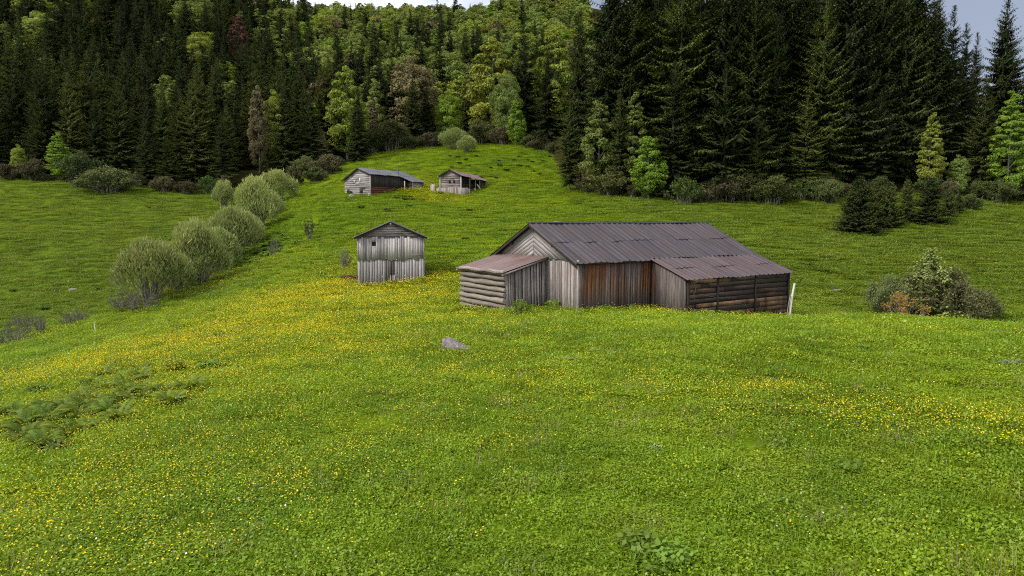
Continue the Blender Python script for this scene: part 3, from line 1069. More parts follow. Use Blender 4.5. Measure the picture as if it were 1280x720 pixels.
        wd = 'wide' if wf[i] > (1.12 if c else 1.32) else 'slim' if wf[i] < (.97 if c else 1.12) else ''
        label = ' '.join(f'{size} {wd} {LOOK[k]} {row}, {where}'.split())
        todo.append((p_, label))
        nm = 'spruce_tree' if c else 'beech_tree'
        grp = f'{LOOK[k]}s {row} {where}'
        loc = (pts[i, 0], d[i], z[i] - .15)
        nm = 'spruce_tree' if c else 'beech_tree'
        grp = f'{LOOK[k]}s {row} {where}'
        if d[i] < 175 or vis[i] > 700:
            made.append(plant_tree(nm, (k, int(rng.integers(0, 5 if c else 4))), loc, (w, w, s), rng.random() * 6.28, label, nm.replace('_', ' '), grp))
        else:
            o = link(nm, FAR[(k, int(rng.integers(0, 4)))])
            o.location = loc
            o.scale = (w, w, s)
            o.rotation_euler = (0, 0, rng.random() * 6.28)
            made.append(tag(o, label, nm.replace('_', ' '), grp))
    same = {}
    for (p_, lb), o in zip(todo, made):
        same.setdefault(lb, []).append((p_, o))
    for lb, lst in same.items():
        lst.sort(key=lambda a: a[0])
        for wd, (p_, o) in zip({2: ('left', 'right'), 3: ('leftmost', 'middle', 'rightmost')}.get(len(lst), ()), lst):
            o['label'] = f'{wd} {lb}'
    # the rest of the wood reads as one mass
    keys = sorted(FAR)
    rest = np.where(~ind)[0]
    idx = [keys.index((kinds[i], int(rng.integers(0, 4)))) for i in rest]
    sc = np.array([hts[i] / (SPR_H if con[i] else BEE_H) for i in rest])
    scl = np.stack([sc * wf[rest], sc * wf[rest], sc], 1)
    rot = np.stack([0 * sc, 0 * sc, rng.random(len(rest)) * 6.28], 1)
    o = scatter('distant_forest', np.stack([pts[rest, 0], d[rest], z[rest] - .15], 1), rot, scl, np.array(idx, int), [FAR[k] for k in keys])
    tag(o, 'mass of distant spruces and beeches filling the gaps of the wooded slopes', 'forest')


build_forest()

# ------------------------------------------------------------------ shrubs
for i in range(3):
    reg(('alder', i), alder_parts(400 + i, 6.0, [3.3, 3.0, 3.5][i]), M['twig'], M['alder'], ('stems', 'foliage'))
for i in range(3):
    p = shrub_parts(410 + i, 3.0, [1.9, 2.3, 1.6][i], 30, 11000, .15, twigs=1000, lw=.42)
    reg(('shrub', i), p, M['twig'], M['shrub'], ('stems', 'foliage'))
    reg(('shrub_brown', i), p, M['twig'], M['shrub_brown'], ('stems', 'foliage'))
reg(('shrub_gold', 0), shrub_parts(420, 1.6, 1.1, 22, 800, .10, twigs=500), M['twig'], M['shrub_gold'], ('stems', 'foliage'))
reg(('bare', 0), shrub_parts(421, 2.2, .9, 18, 160, .09, twigs=700), M['twig'], M['shrub_brown'], ('stems', 'foliage'))
reg(('bare', 1), shrub_parts(422, 1.6, 1.5, 26, 500, .08, twigs=900), M['twig'], M['shrub_brown'], ('stems', 'foliage'))
reg(('sapling', 0), shrub_parts(423, 3.2, .8, 9, 900, .14, twigs=240, base_spread=.15), M['twig'], M['shrub'], ('stems', 'foliage'))
reg(('dense', 0), shrub_parts(430, 3.0, 2.2, 40, 9500, .14, twigs=1400, lw=.4), M['twig'], M['shrub_olive'], ('stems', 'foliage'))
reg(('dense', 1), shrub_parts(431, 2.6, 2.3, 40, 8500, .13, twigs=1600, lw=.36), M['twig'], M['shrub_olive'], ('stems', 'foliage'))
reg(('green', 0), shrub_parts(432, 2.0, 1.6, 24, 3200, .13, twigs=500, lw=.45), M['twig'], M['plant_dark'], ('stems', 'foliage'))
reg(('leafy', 0), shrub_parts(433, 1.1, .55, 16, 900, .10, twigs=160, lw=.4), M['twig'], M['plant'], ('stems', 'foliage'))


def shrub(key, px, d, Hm, wf, label, name='shrub', cat='shrub', group=None, base_h=None, dz=0.0):
    H0 = {'alder': 6.0, 'shrub': 3.0, 'shrub_brown': 3.0, 'shrub_gold': 1.6, 'bare': 2.2, 'sapling': 3.2, 'dense': 3.0, 'green': 2.0, 'leafy': 1.1}[key[0]]
    x, y, z = at(px, d)
    s = Hm / H0
    return plant_tree(name, key, (x, y, z - .05 + dz), (s * wf, s * wf, s), rng.random() * 6.28, label, cat, group)


AL = [(188, 67.5, 6.3, .95, 'round grey-green alder with visible stems, nearest of the gully bushes'),
      (250, 77, 7.0, .9, 'large domed alder, second big one up the gully'),
      (222, 73, 4.2, .9, 'smaller alder between the nearest and the second gully bush'),
      (293, 93, 7.4, .9, 'tall pale alder in the middle of the gully row'),
      (205, 76, 4.0, 1.0, 'low alder behind the nearest gully bush'),
      (338, 122, 5.0, 1.0, 'small alder wedged below the topmost gully alder'),
      (272, 86, 5.6, 1.0, 'low alder between the second and third big gully bushes'),
      (326, 112, 8.2, .85, 'tallest alder of the gully row'),
      (310, 102, 5.4, .9, 'low alder at the foot of the tallest gully alder'),
      (349, 136, 6.8, 1.05, 'topmost rounded alder at the head of the gully'),
      (284, 142, 5.2, .9, 'light alder at the foot of the forest left of the gully head')]
for k, (px, d, hm, wf, lb) in enumerate(AL):
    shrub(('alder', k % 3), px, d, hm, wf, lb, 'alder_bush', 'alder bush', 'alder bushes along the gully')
for px, d, hm, k, lb in [(152, 66, 1.7, 1, 'low brown twiggy shrub left of the nearest gully alder'), (172, 64, 1.8, 1, 'low brown twiggy shrub at the foot of the nearest gully alder'),
                         (10, 58, 1.9, 1, 'brown leafless thicket at the left edge of the photo'), (48, 62, 1.9, 0, 'tall thin brown scrub near the left edge'),
                         (92, 64, 1.4, 1, 'small round brown scrub above the thin white stake'), (30, 66, 1.4, 1, 'brown scrub between the left edge thicket and the thin scrub'),
                         (345, 87, 2.3, 0, 'grey leafless bush on the slope above the gully herbs'), (432, 62, 2.0, 0, 'faint grey leafless bush left of the wooden hut')]:
    shrub(('bare', k), px, d, hm * (1.0 if k == 0 else 1.4), 1.0, lb, 'leafless_shrub', 'shrub', 'brown leafless shrubs')
shrub(('sapling', 0), 389, 88, 3.4, 1.0, 'slender green sapling standing alone on the slope right of the gully', 'sapling', 'sapling')
# left forest foot
for px, d, hm, k, lb in [(142, 151, 6.4, ('dense', 0), 'round grey-green bush standing out at the edge of the left meadow'),
                         (112, 155, 6.0, ('shrub', 1), 'olive bush between the light green beech and the round bush'),
                         (20, 161, 4.0, ('shrub_brown', 0), 'brownish bush at the far left forest edge'), (52, 160, 4.2, ('shrub_brown', 1), 'brown budded bush under the pale small tree'),
                         (178, 156, 3.0, ('shrub_brown', 2), 'low brown bush right of the round bush'), (240, 154, 3.0, ('shrub_brown', 1), 'low brown bush under the broad green spruce'),
                         (266, 154, 3.2, ('green', 0), 'dark green bush at the end of the left meadow'), (205, 155, 2.6, ('shrub_brown', 0), 'brown brush left under the broad green spruce'),
                         (385, 166, 5.0, ('shrub', 1), 'olive bush at the forest foot left of the far cabin'), (412, 160, 4.5, ('shrub_brown', 0), 'brown bush at the forest foot just left of the far cabin'),
                         (400, 150, 3.2, ('shrub', 0), 'grey bush on the slope edge left of the far cabin'), (372, 152, 4.0, ('shrub_brown', 2), 'brown bush right of the gully head'),
                         (490, 190, 8.0, ('shrub', 1), 'large grey-green bush at the upper left meadow edge'), (470, 186, 5.0, ('shrub', 2), 'olive bush above the far cabin roof'),
                         (512, 192, 5.0, ('shrub', 0), 'olive bush under the dark spruce pair'), (540, 194, 4.4, ('shrub_brown', 1), 'brownish bush under the dark spruce pair'),
                         (570, 186, 7.5, ('alder', 0), 'big soft green bush at the head of the meadow above the right far cabin'), (600, 194, 5.5, ('shrub', 1), 'grey-green bush under the tallest yellow-green beech'),
                         (584, 178, 4.5, ('alder', 1), 'soft green bush in front of the big one at the meadow head'), (628, 190, 5.0, ('shrub_brown', 0), 'brown bush left of the light green broad tree'),
                         (660, 184, 4.5, ('shrub', 2), 'olive bush right under the light green broad tree'), (676, 178, 4.0, ('shrub_brown', 1), 'brown brush at the top of the steep right bank'),
                         (735, 116, 3.2, ('shrub_brown', 0), 'brown bush at the foot of the leftmost wall spruces'), (762, 111, 3.8, ('shrub', 1), 'green bush at the edge left of the lime green beech'),
                         (790, 107, 2.6, ('shrub_brown', 2), 'brownish brush under the lime green beech'), (852, 102, 3.2, ('green', 0), 'leafy green bush at the forest edge above the barn ridge'),
                         (875, 103, 2.8, ('shrub_brown', 1), 'brown bush above the right end of the barn ridge'), (930, 102, 4.4, ('shrub', 1), 'olive bush above the barn roof slope'),
                         (962, 101, 4.2, ('shrub', 0), 'olive bush right of the barn at the forest edge'), (905, 103, 3.4, ('shrub_brown', 0), 'dull brown bush left of the olive edge bushes'),
                         (990, 103, 3.6, ('shrub', 2), 'green-brown bush at the forest edge left of the small spruces'), (1030, 100, 3.0, ('shrub', 1), 'grassy olive bush behind the small spruces'),
                         (1225, 100, 3.4, ('green', 0), 'dark leafy bush at the far right edge of the meadow'), (1268, 102, 3.0, ('shrub_brown', 0), 'reddish brown brush at the far right forest edge'),
                         (1205, 92, 2.6, ('shrub', 0), 'round olive bush right of the small spruces')]:
    rr_ = random.uniform(.65, 1.1)
    shrub(key=k, px=px, d=d + random.uniform(-.5, 3), Hm=hm * rr_, wf=random.uniform(.95, 1.5) / rr_ ** .5, label=lb, group='shrubs along the forest edge')
# low brush, one bush after another, along the foot of both woods
for k in range(46):
    px = random.uniform(705, 1275) if k < 26 else random.choice((random.uniform(-5, 300), random.uniform(380, 690)))
    d = float(np.interp(px, FB_PX, FB_D)) + random.uniform(-2.5, 3.0)
    right = px > 700
    kk = random.choice((('shrub', 0), ('shrub', 1), ('shrub_brown', 2), ('shrub_brown', 0), ('green', 0), ('shrub', 2)))
    shrub(kk, px, d, random.uniform(1.2, 3.0) * (1 if right else 1.2), random.uniform(.9, 1.6),
          'low tangled brush under the dark spruce wall right of the meadow head' if right else 'low tangled brush along the foot of the left and central forest',
          'brush', 'shrub', 'brush under the dark spruce wall' if right else 'brush along the left and central forest foot')
# young spruces on the right meadow
for px, top, d, k, wf, lb in [(1068, 220, 80, ('young_spruce', 0), 1.15, 'front left young spruce of the small group on the right meadow'),
                              (1090, 226, 84, ('young_spruce_olive', 1), 1.0, 'olive young spruce behind the front left one'),
                              (1108, 232, 83, ('young_spruce_olive', 1), 1.0, 'brown-green low young spruce in the middle of the small group'),
                              (1128, 224, 87, ('young_spruce_olive', 0), 1.0, 'pale tipped young spruce in the middle rear of the group'),
                              (1156, 222, 84, ('young_spruce', 0), 1.25, 'dark pointed young spruce right of the middle of the group'),
                              (1178, 236, 88, ('young_spruce_olive', 1), 1.0, 'reddish olive young spruce near the right end of the group'),
                              (1192, 240, 90, ('young_spruce', 1), .9, 'small young spruce at the right end of the group'),
                              (1058, 236, 86, ('young_spruce_olive', 0), .9, 'slim young spruce at the left rear of the group')]:
    x, y, z = at(px, d)
    s = (float(P(px, top, d)[2]) - z) / 6.0
    plant_tree('young_spruce', k, (x, y, z - .1), (s * wf, s * wf, s), rng.random() * 6.28, lb, 'young spruce', 'young spruces on the right meadow')
# the bush group behind the crest on the right
shrub(('dense', 0), 1163, 47.5, 3.6, 1.0, 'dark olive rounded shrub in the middle of the clump behind the grass crest')
shrub(('dense', 1), 1204, 46, 2.9, 1.0, 'broad olive shrub at the right of the clump behind the crest')
shrub(('dense', 1), 1110, 47, 2.9, .75, 'green shrub at the left of the clump behind the crest')
shrub(('shrub_gold', 0), 1134, 44.5, 2.0, 1.1, 'shrub with orange-yellow leaves in front of the clump behind the crest')
x, y, z = at(1160, 47.2)
plant_tree('young_pine', ('young_pale', 0), (x, y, z), (1.25, 1.25, (float(P(1160, 312, 47.2)[2]) - z) / 5.0), 1.0, 'pale young conifer rising above the shrub clump behind the crest', 'young conifer')
shrub(('leafy', 0), 649, 35.2, .95, 1.0, 'small leafy green bush against the lean-to of the barn', 'leafy_bush', 'bush')


# ------------------------------------------------------------------ buildings
def L3(o, ax, n):
    return np.array(o, float), np.array(ax, float), np.array(n, float)


def vboards(mb, o, ax, nrm, L, zb, zt, w=.22, th=.03, gap=.012, lean=.0, jz=.03, brown=0.0, tone=None, jd=.012, skip=(), dark=1.0):
    """upright boards along a wall: o start, ax horizontal unit, nrm outward; zb/zt functions of distance"""
    o, ax, nrm = L3(o, ax, nrm)
    u = 0.0
    up = np.array([0, 0, 1.])
    while u < L - .02:
        ww = min(w * (.7 + .6 * random.random()), L - u)
        for s0, s1 in skip:
            if u < s0 - .02 < u + ww:
                ww = s0 - u
            elif s0 - .02 <= u < s1:
                u = s1
                ww = min(ww, L - u)
        if ww > .02:
            a, b = u + gap / 2, u + ww - gap / 2
            z0 = zb(u + ww / 2) + (random.random() - .5) * jz
            j = -random.random() * jz
            off = nrm * (random.random() * jd)
            l1 = lean * (.5 + random.random())
            fr = [o + ax * a + up * z0 + off, o + ax * b + up * z0 + off, o + ax * (b + l1) + up * (zt(b) + j) + off, o + ax * (a + l1) + up * (zt(a) + j) + off]
            bk = [p - nrm * th for p in fr]
            br = brown(u) if callable(brown) else brown
            mb.hexa(fr, bk, 1, tone if tone is not None else (.05 + .9 * random.random()) * dark, br)
        u += ww


def hboards(mb, o, ax, nrm, z0, z1, ua, ub, hgt=.24, th=.035, gap=.015, jd=.02, brown=0.0, tilt=.0, breaks=0):
    """level planks; ua(z), ub(z) give the ends"""
    o, ax, nrm = L3(o, ax, nrm)
    up = np.array([0, 0, 1.])
    z = z0
    while z < z1 - .03:
        hh = min(hgt * (.75 + .5 * random.random()), z1 - z)
        a, b = z + gap / 2, z + hh - gap / 2
        cuts = [0] + sorted(random.random() for _ in range(breaks)) + [1]
        for c0, c1 in zip(cuts[:-1], cuts[1:]):
            if c1 - c0 < .01:
                continue
            off = nrm * (random.random() * jd)
            t1 = (random.random() - .5) * tilt
            la, lb = ua(a), ub(a)
            ha, hb = ua(b), ub(b)
            g = .01
            fr = [o + ax * (la + (lb - la) * c0 + g) + up * (a - t1), o + ax * (la + (lb - la) * c1 - g) + up * (a + t1),
                  o + ax * (ha + (hb - ha) * c1 - g) + up * (b + t1), o + ax * (ha + (hb - ha) * c0 + g) + up * (b - t1)]
            fr = [p + off for p in fr]
            mb.hexa(fr, [p - nrm * th for p in fr], 0, .1 + .8 * random.random(), brown if not callable(brown) else brown((a + b) / 2))
        z += hh


def slab(mb, pts, nrm, th, tone=.5):
    """backing sheet inside a wall: polygon extruded inwards"""
    pts = np.array(pts, float)
    n = len(pts)
    nrm = np.array(nrm, float)
    V = np.concatenate([pts, pts - nrm * th])
    mb.add(V, [list(range(n))], tone=tone)
    mb.add(V, [list(range(2 * n - 1, n - 1, -1))], tone=tone)
    mb.add(V, [[i, i + n, (i + 1) % n + n, (i + 1) % n] for i in range(n)], tone=tone)


def roof_sheet(mb, e0, e1, r0, r1, rows=2, period=.42, amp=.045, sheet=.84, sag=0.0, th=.015, seg=3):
    """ribbed sheets from the eave line e0-e1 up to the ridge line r0-r1"""
    e0, e1, r0, r1 = [np.array(p, float) for p in (e0, e1, r0, r1)]
    nrm = np.cross(e1 - e0, r0 - e0)
    nrm /= np.linalg.norm(nrm)
    if nrm[2] < 0:
        nrm = -nrm
    L = np.linalg.norm(e1 - e0)
    S = np.linalg.norm(r0 - e0)
    nsh = max(1, int(round(L / sheet)))
    for row in range(rows):
        s0, s1 = row / rows, (row + 1) / rows + (.012 if row < rows - 1 else 0)
        for k in range(nsh):
            u0, u1 = k / nsh, (k + 1) / nsh
            n = max(2, int(round(L / nsh / period)))
            un, pr = [], []
            for q in range(n):
                for f, a in ((0, 0), (.12, 1), (.26, 1), (.38, 0)):
                    un.append((q + f) / n)
                    pr.append(a)
            un.append(1.0)
            pr.append(0)
            un = u0 + (u1 - u0) * np.array(un)
            pr = np.array(pr) * amp
            lift = .006 + .022 * random.random() + row * -.004
            slip = (random.random() - .5) * .05 / S
            tone = random.random()
            ss = np.linspace(s0 + (slip if row else slip - .0), s1, seg)
            V = []
            for s in ss:
                e = e0 + (e1 - e0) * un[:, None]
                rr = r0 + (r1 - r0) * un[:, None]
                p = e + (rr - e) * s
                w = 1 - (s - ss[0]) / (ss[-1] - ss[0])
                p = p + nrm * (pr + lift * w + .01)[:, None]
                p[:, 2] -= sag * np.sin(np.pi * un) * (.4 + .6 * s) + .02 * np.sin(un * 17 + row * 2)
                V.append(p)
            V = np.array(V)
            m = len(un)
            top = V.reshape(-1, 3)
            i = np.arange(seg - 1)[:, None] * m
            j = np.arange(m - 1)[None, :]
            Fq = np.stack([i + j, i + j + 1, i + m + j + 1, i + m + j], -1).reshape(-1, 4)
            uu = un[None, :].repeat(seg, 0).ravel() * L
            vv = (ss[:, None] * S).repeat(m, 1).ravel()
            o = rng.random(2) * 20
            UV = np.stack([vv, uu], -1) + o * np.array([1, .3])
            mb.add(top, Fq, tone=tone, uv=UV[Fq])
            bot = top - nrm * th
            mb.add(bot, Fq[:, ::-1], tone=tone, uv=UV[Fq[:, ::-1]])
            ed = np.arange(m - 1)
            V2 = np.concatenate([top[:m], bot[:m]])
            mb.add(V2, np.stack([ed + 1, ed, ed + m, ed + m + 1], -1), tone=tone * .6)


def const(v):
    return lambda *_: v


def build_barn():
    ax_, ay_, _ = P(718, 387, 36.0)
    ax_, ay_ = float(ax_), float(ay_)
    z0 = ZC - 4.75
    B = empty('log_barn', (ax_, ay_, z0), R(34))
    tag(B, 'large weathered plank barn with purple-brown ribbed roof, lean-to and dark annex', 'barn')
    H_E, H_R, YM = 2.62, 4.64, 4.12
    LX = 15.2
    rk = (H_R - H_E) / YM      # roof pitch

    def zr(y):
        return H_R - abs(y - YM) * rk
    # --- main front wall (brown boards)
    w = MB()
    vboards(w, (.32, .1, 0), (1, 0, 0), (0, -1, 0), 5.4, const(-.9), const(2.58), .21, .03, .02, jz=.1, jd=.03, lean=.02, brown=lambda u: 1.0 if u > .25 else .5)
    slab(w, [(.32, .16, -1.2), (14.9, .16, -1.2), (14.9, .16, 2.55), (.32, .16, 2.55)], (0, -1, 0), .05, .2)
    w.build('front_wall', M['wood_brown'], B)
    # --- gable end: upright boards below, rake boards above
    w = MB()
    vboards(w, (.3, 8.15, 0), (0, -1, 0), (-1, 0, 0), 8.05, const(-.9), const(2.66), .24, .035, .022, jz=.12, lean=.02, jd=.03)
    slab(w, [(.36, 8.1, -1.2), (.36, .12, -1.2), (.36, .12, 2.6), (.36, 8.1, 2.6)], (-1, 0, 0), .05, .1)
    w.build('gable_wall', M['wood_warm'], B)
    w = MB()
    gx = .28
    for sgn in (1, -1):
        k = 0
        off = .10
        while off < 1.75:
            hh = .25 * (.8 + .4 * random.random())
            yu = YM - sgn * (H_R - off - 2.68) / rk
            yl = YM - sgn * (H_R - off - hh * .93 - 2.68) / rk
            ztop = H_R - off
            zlow = H_R - off - hh * .93
            if zlow < 2.72:
                zlow = 2.72
                yl = YM - sgn * .02
            xx = gx - .02 * random.random()
            fr = [(xx, yl, 2.68), (xx, YM - sgn * .012, zlow), (xx, YM - sgn * .012, ztop), (xx, yu, 2.68)]
            if sgn < 0:
                fr = [fr[1], fr[0], fr[3], fr[2]]
            bk = [(p[0] + .03, p[1], p[2]) for p in fr]
            w.hexa(fr, bk, 0, .25 + .75 * random.random())
            off += hh
            k += 1
    slab(w, [(.34, 8.0, 2.6), (.34, .25, 2.6), (.34, YM, H_R - .08)], (-1, 0, 0), .04, .1)
    w.build('gable_cladding', M['wood_grey'], B)
    # --- rear and far end
    w = MB()
    vboards(w, (14.9, 8.15, 0), (-1, 0, 0), (0, 1, 0), 14.6, const(-1.2), const(2.58), .24)
    slab(w, [(14.9, 8.09, -1.4), (.32, 8.09, -1.4), (.32, 8.09, 2.55), (14.9, 8.09, 2.55)], (0, 1, 0), .05, .2)
    w.build('rear_wall', M['wood_warm'], B)
    w = MB()
    vboards(w, (14.95, .1, 0), (0, 1, 0), (1, 0, 0), 8.05, const(-1.4), lambda u: zr(u + .1) - .1, .24)
    slab(w, [(14.89, .12, -1.4), (14.89, 8.1, -1.4), (14.89, 8.1, 2.6), (14.89, YM, H_R - .1), (14.89, .12, 2.6)], (1, 0, 0), .05, .2)
    w.build('end_wall', M['wood_dark'], B)
    # --- main roof
    rf = MB()
    ye = -.18
    ze = H_E - .09
    roof_sheet(rf, (-.08, ye, ze), (5.75, ye, ze), (-.08, YM, H_R), (5.75, YM, H_R), rows=2, sag=.05)
    roof_sheet(rf, (5.75, -.02, zr(-.02)), (15.3, -.02, zr(-.02)), (5.75, YM, H_R), (15.3, YM, H_R), rows=2, sag=.05)
    roof_sheet(rf, (15.3, 8.42, ze), (-.08, 8.42, ze), (15.3, YM, H_R), (-.08, YM, H_R), rows=2, sag=.05)
    ridge = [(-.1 + 15.5 * k / 8, YM, H_R + .035 + .01 * math.sin(k * 2)) for k in range(9)]
    rf.tube(ridge, .06, 6, tone=.4)
    r_ = rf.build('roof', M['roof_purple'], B)
    vb = MB()
    vb.box(np.array((2.3, YM + .25, H_R + .06)), (.5, .3, .16), .3, rot=None)
    vb.build('ridge_vent', M['metal'], r_)
    # rake boards and eave beam
    for sgn in (-1, 1):
        bb = MB()
        yo = YM + sgn * (YM + .2)
        zo = H_R - (YM + .2) * rk - .03
        fr = [(-.06, yo, zo - .15), (-.06, YM + sgn * .005, H_R - .17), (-.06, YM + sgn * .005, H_R - .03), (-.06, yo, zo)]
        if sgn > 0:
            fr = [fr[1], fr[0], fr[3], fr[2]]
        bb.hexa(fr, [(p[0] + .04, p[1], p[2]) for p in fr], 0, .5)
        bb.build('rake_board', M['wood_black'], B)
    for k, (yy, zz) in enumerate(((.05, 2.52), (YM, H_R - .22), (8.1, 2.52), (2.0, zr(2.0) - .2), (6.2, zr(6.2) - .2))):
        bm = MB()
        bm.box(np.array((7.5, yy, zz)), (15.0, .14, .14), .3, along=0)
        bm.build('roof_beam', M['wood_black'], B)
    cp = MB()
    cp.box(np.array((.27, .06, .9)), (.10, .09, 3.6), .7)
    cp.build('corner_post', M['wood_grey'], B)
    # --- annex
    AX0, AX1, AY = 5.75, 15.05, -2.55
    zt0, zt1 = 2.56, 1.62
    rk2 = (zt0 - zt1) / (.1 - AY)
    w = MB()
    vboards(w, (AX0, .06, 0), (0, -1, 0), (-1, 0, 0), 2.6, const(-.9), lambda u: zt0 - u * rk2 - .04, .22, .03, jz=.05, brown=lambda u: .8 if u < .5 else .0)
    slab(w, [(AX0 + .06, .0, -1.2), (AX0 + .06, AY + .05, -1.2), (AX0 + .06, AY + .05, zt1 - .05), (AX0 + .06, .0, zt0 - .08)], (-1, 0, 0), .04, .1)
    w.build('annex_side_wall', M['wood_brown'], B)
    w = MB()
    hboards(w, (AX0 + .05, AY, 0), (1, 0, 0), (0, -1, 0), -1.5, 1.55, const(0), const(9.25), .27, .05, .03, .06, brown=lambda z: random.choice((0, .3, 1, 1)), tilt=.05, breaks=1)
    slab(w, [(AX0 + .05, AY + .1, -1.7), (AX1, AY + .1, -1.7), (AX1, AY + .1, 1.55), (AX0 + .05, AY + .1, 1.55)], (0, -1, 0), .05, .0)
    w.build('annex_front_wall', M['wood_dark'], B)
    for xx in (5.86, 8.3, 11.7, 14.95):
        po = MB()
        po.box(np.array((xx, AY - .06, .1)), (.13, .09, 3.1), .2, rot=np.eye(3))
        po.build('annex_post', M['wood_dark'], B)
    w = MB()
    vboards(w, (AX1, AY + .03, 0), (0, 1, 0), (1, 0, 0), 2.6, const(-1.7), lambda u: zt1 + u * rk2 - .05, .24)
    w.build('annex_end_wall', M['wood_dark'], B)
    rf = MB()
    e_y, e_z = AY - .28, zt1 - .28 * rk2 + .06
    roof_sheet(rf, (5.55, e_y, e_z), (15.32, e_y, e_z), (5.55, .06, zr(.06) + .0), (15.32, .06, zr(.06) + .0), rows=2, sag=.05)
    rf.build('annex_roof', M['roof_rust'], B)
    bm = MB()
    bm.box(np.array((10.4, AY + .02, zt1 - .03)), (9.5, .12, .12), .3, along=0)
    bm.build('annex_beam', M['wood_black'], B)
    wi = MB()
    wi.tube([(6.2, AY - .15, 1.45), (6.3, AY - .2, 1.0), (6.05, AY - .18, .6), (6.7, AY - .2, .75), (8.2, AY - .15, .45), (9.8, AY - .15, .35)], .012, 5)
    wi.tube([(6.3, AY - .2, 1.3), (6.5, AY - .22, .9), (6.2, AY - .2, .5)], .01, 5)
    wi.build('loose_wire', M['metal'], B)
    # --- lean-to on the gable
    LX0, LY0, LY1 = -2.55, 2.9, 7.5
    zl, zh = 2.02, 2.74
    w = MB()
    z = -.9
    while z < zl - .05:
        rr = .115 + .025 * random.random()
        ys = np.linspace(LY0 - .12, LY1 + .12, 7)
        w.tube(np.stack([LX0 + .03 * rng.normal(size=7), ys, z + rr + .015 * rng.normal(size=7)], 1), rr * (1 + .1 * rng.normal(size=7)), 8, tone=.3 + .6 * random.random(), wob=.12)
        z += rr * 2 + .045
    slab(w, [(LX0 + .1, LY1, -1.2), (LX0 + .1, LY0, -1.2), (LX0 + .1, LY0, zl), (LX0 + .1, LY1, zl)], (-1, 0, 0), .04, .0)
    w.build('log_wall', M['wood_log'], B)
    w = MB()
    sl = (zh - zl) / (.3 - LX0)
    vboards(w, (LX0 + .12, LY0, 0), (1, 0, 0), (0, -1, 0), 2.72, const(-.9), lambda u: zl + u * sl - .03, .2, .03, .045, lean=-.12, jz=.16, jd=.05)
    slab(w, [(LX0 + .1, LY0 + .09, -1.1), (.3, LY0 + .09, -1.1), (.3, LY0 + .09, zh - .12), (LX0 + .1, LY0 + .09, zl - .1)], (0, -1, 0), .04, .0)
    w.build('lean_to_side_wall', M['wood_warm'], B)
    w = MB()
    vboards(w, (.3, LY1, 0), (-1, 0, 0), (0, 1, 0), 2.8, const(-1.2), lambda u: zh - u * sl - .03, .22)
    w.build('lean_to_rear_wall', M['wood_warm'], B)
    rf = MB()
    rf_s = sl
    roof_sheet(rf, (LX0 - .32, LY1 + .28, zl - .22 * rf_s), (LX0 - .32, LY0 - .28, zl - .22 * rf_s), (.26, LY1 + .28, zh + .03), (.26, LY0 - .28, zh + .03), rows=1, period=.3, amp=.02)
    rf.build('lean_to_roof', M['roof_lean'], B)
    for yy in (LY0 - .2, LY1 + .2):
        bb = MB()
        fr = [(LX0 - .25, yy, zl - .2), (.2, yy, zh - .1), (.2, yy, zh - .01), (LX0 - .25, yy, zl - .1)]
        bb.hexa(fr, [(p[0], p[1] + .08, p[2]) for p in fr], 0, .6)
        bb.build('lean_to_rafter', M['wood_grey'], B)
    bm = MB()
    bm.tube([(LX0 - .1, LY0 - .25, zl - .08), (LX0 - .1, LY1 + .25, zl - .08)], .06, 7, tone=.5)
    bm.build('lean_to_beam', M['wood_log'], B)
    return B


barn = build_barn()


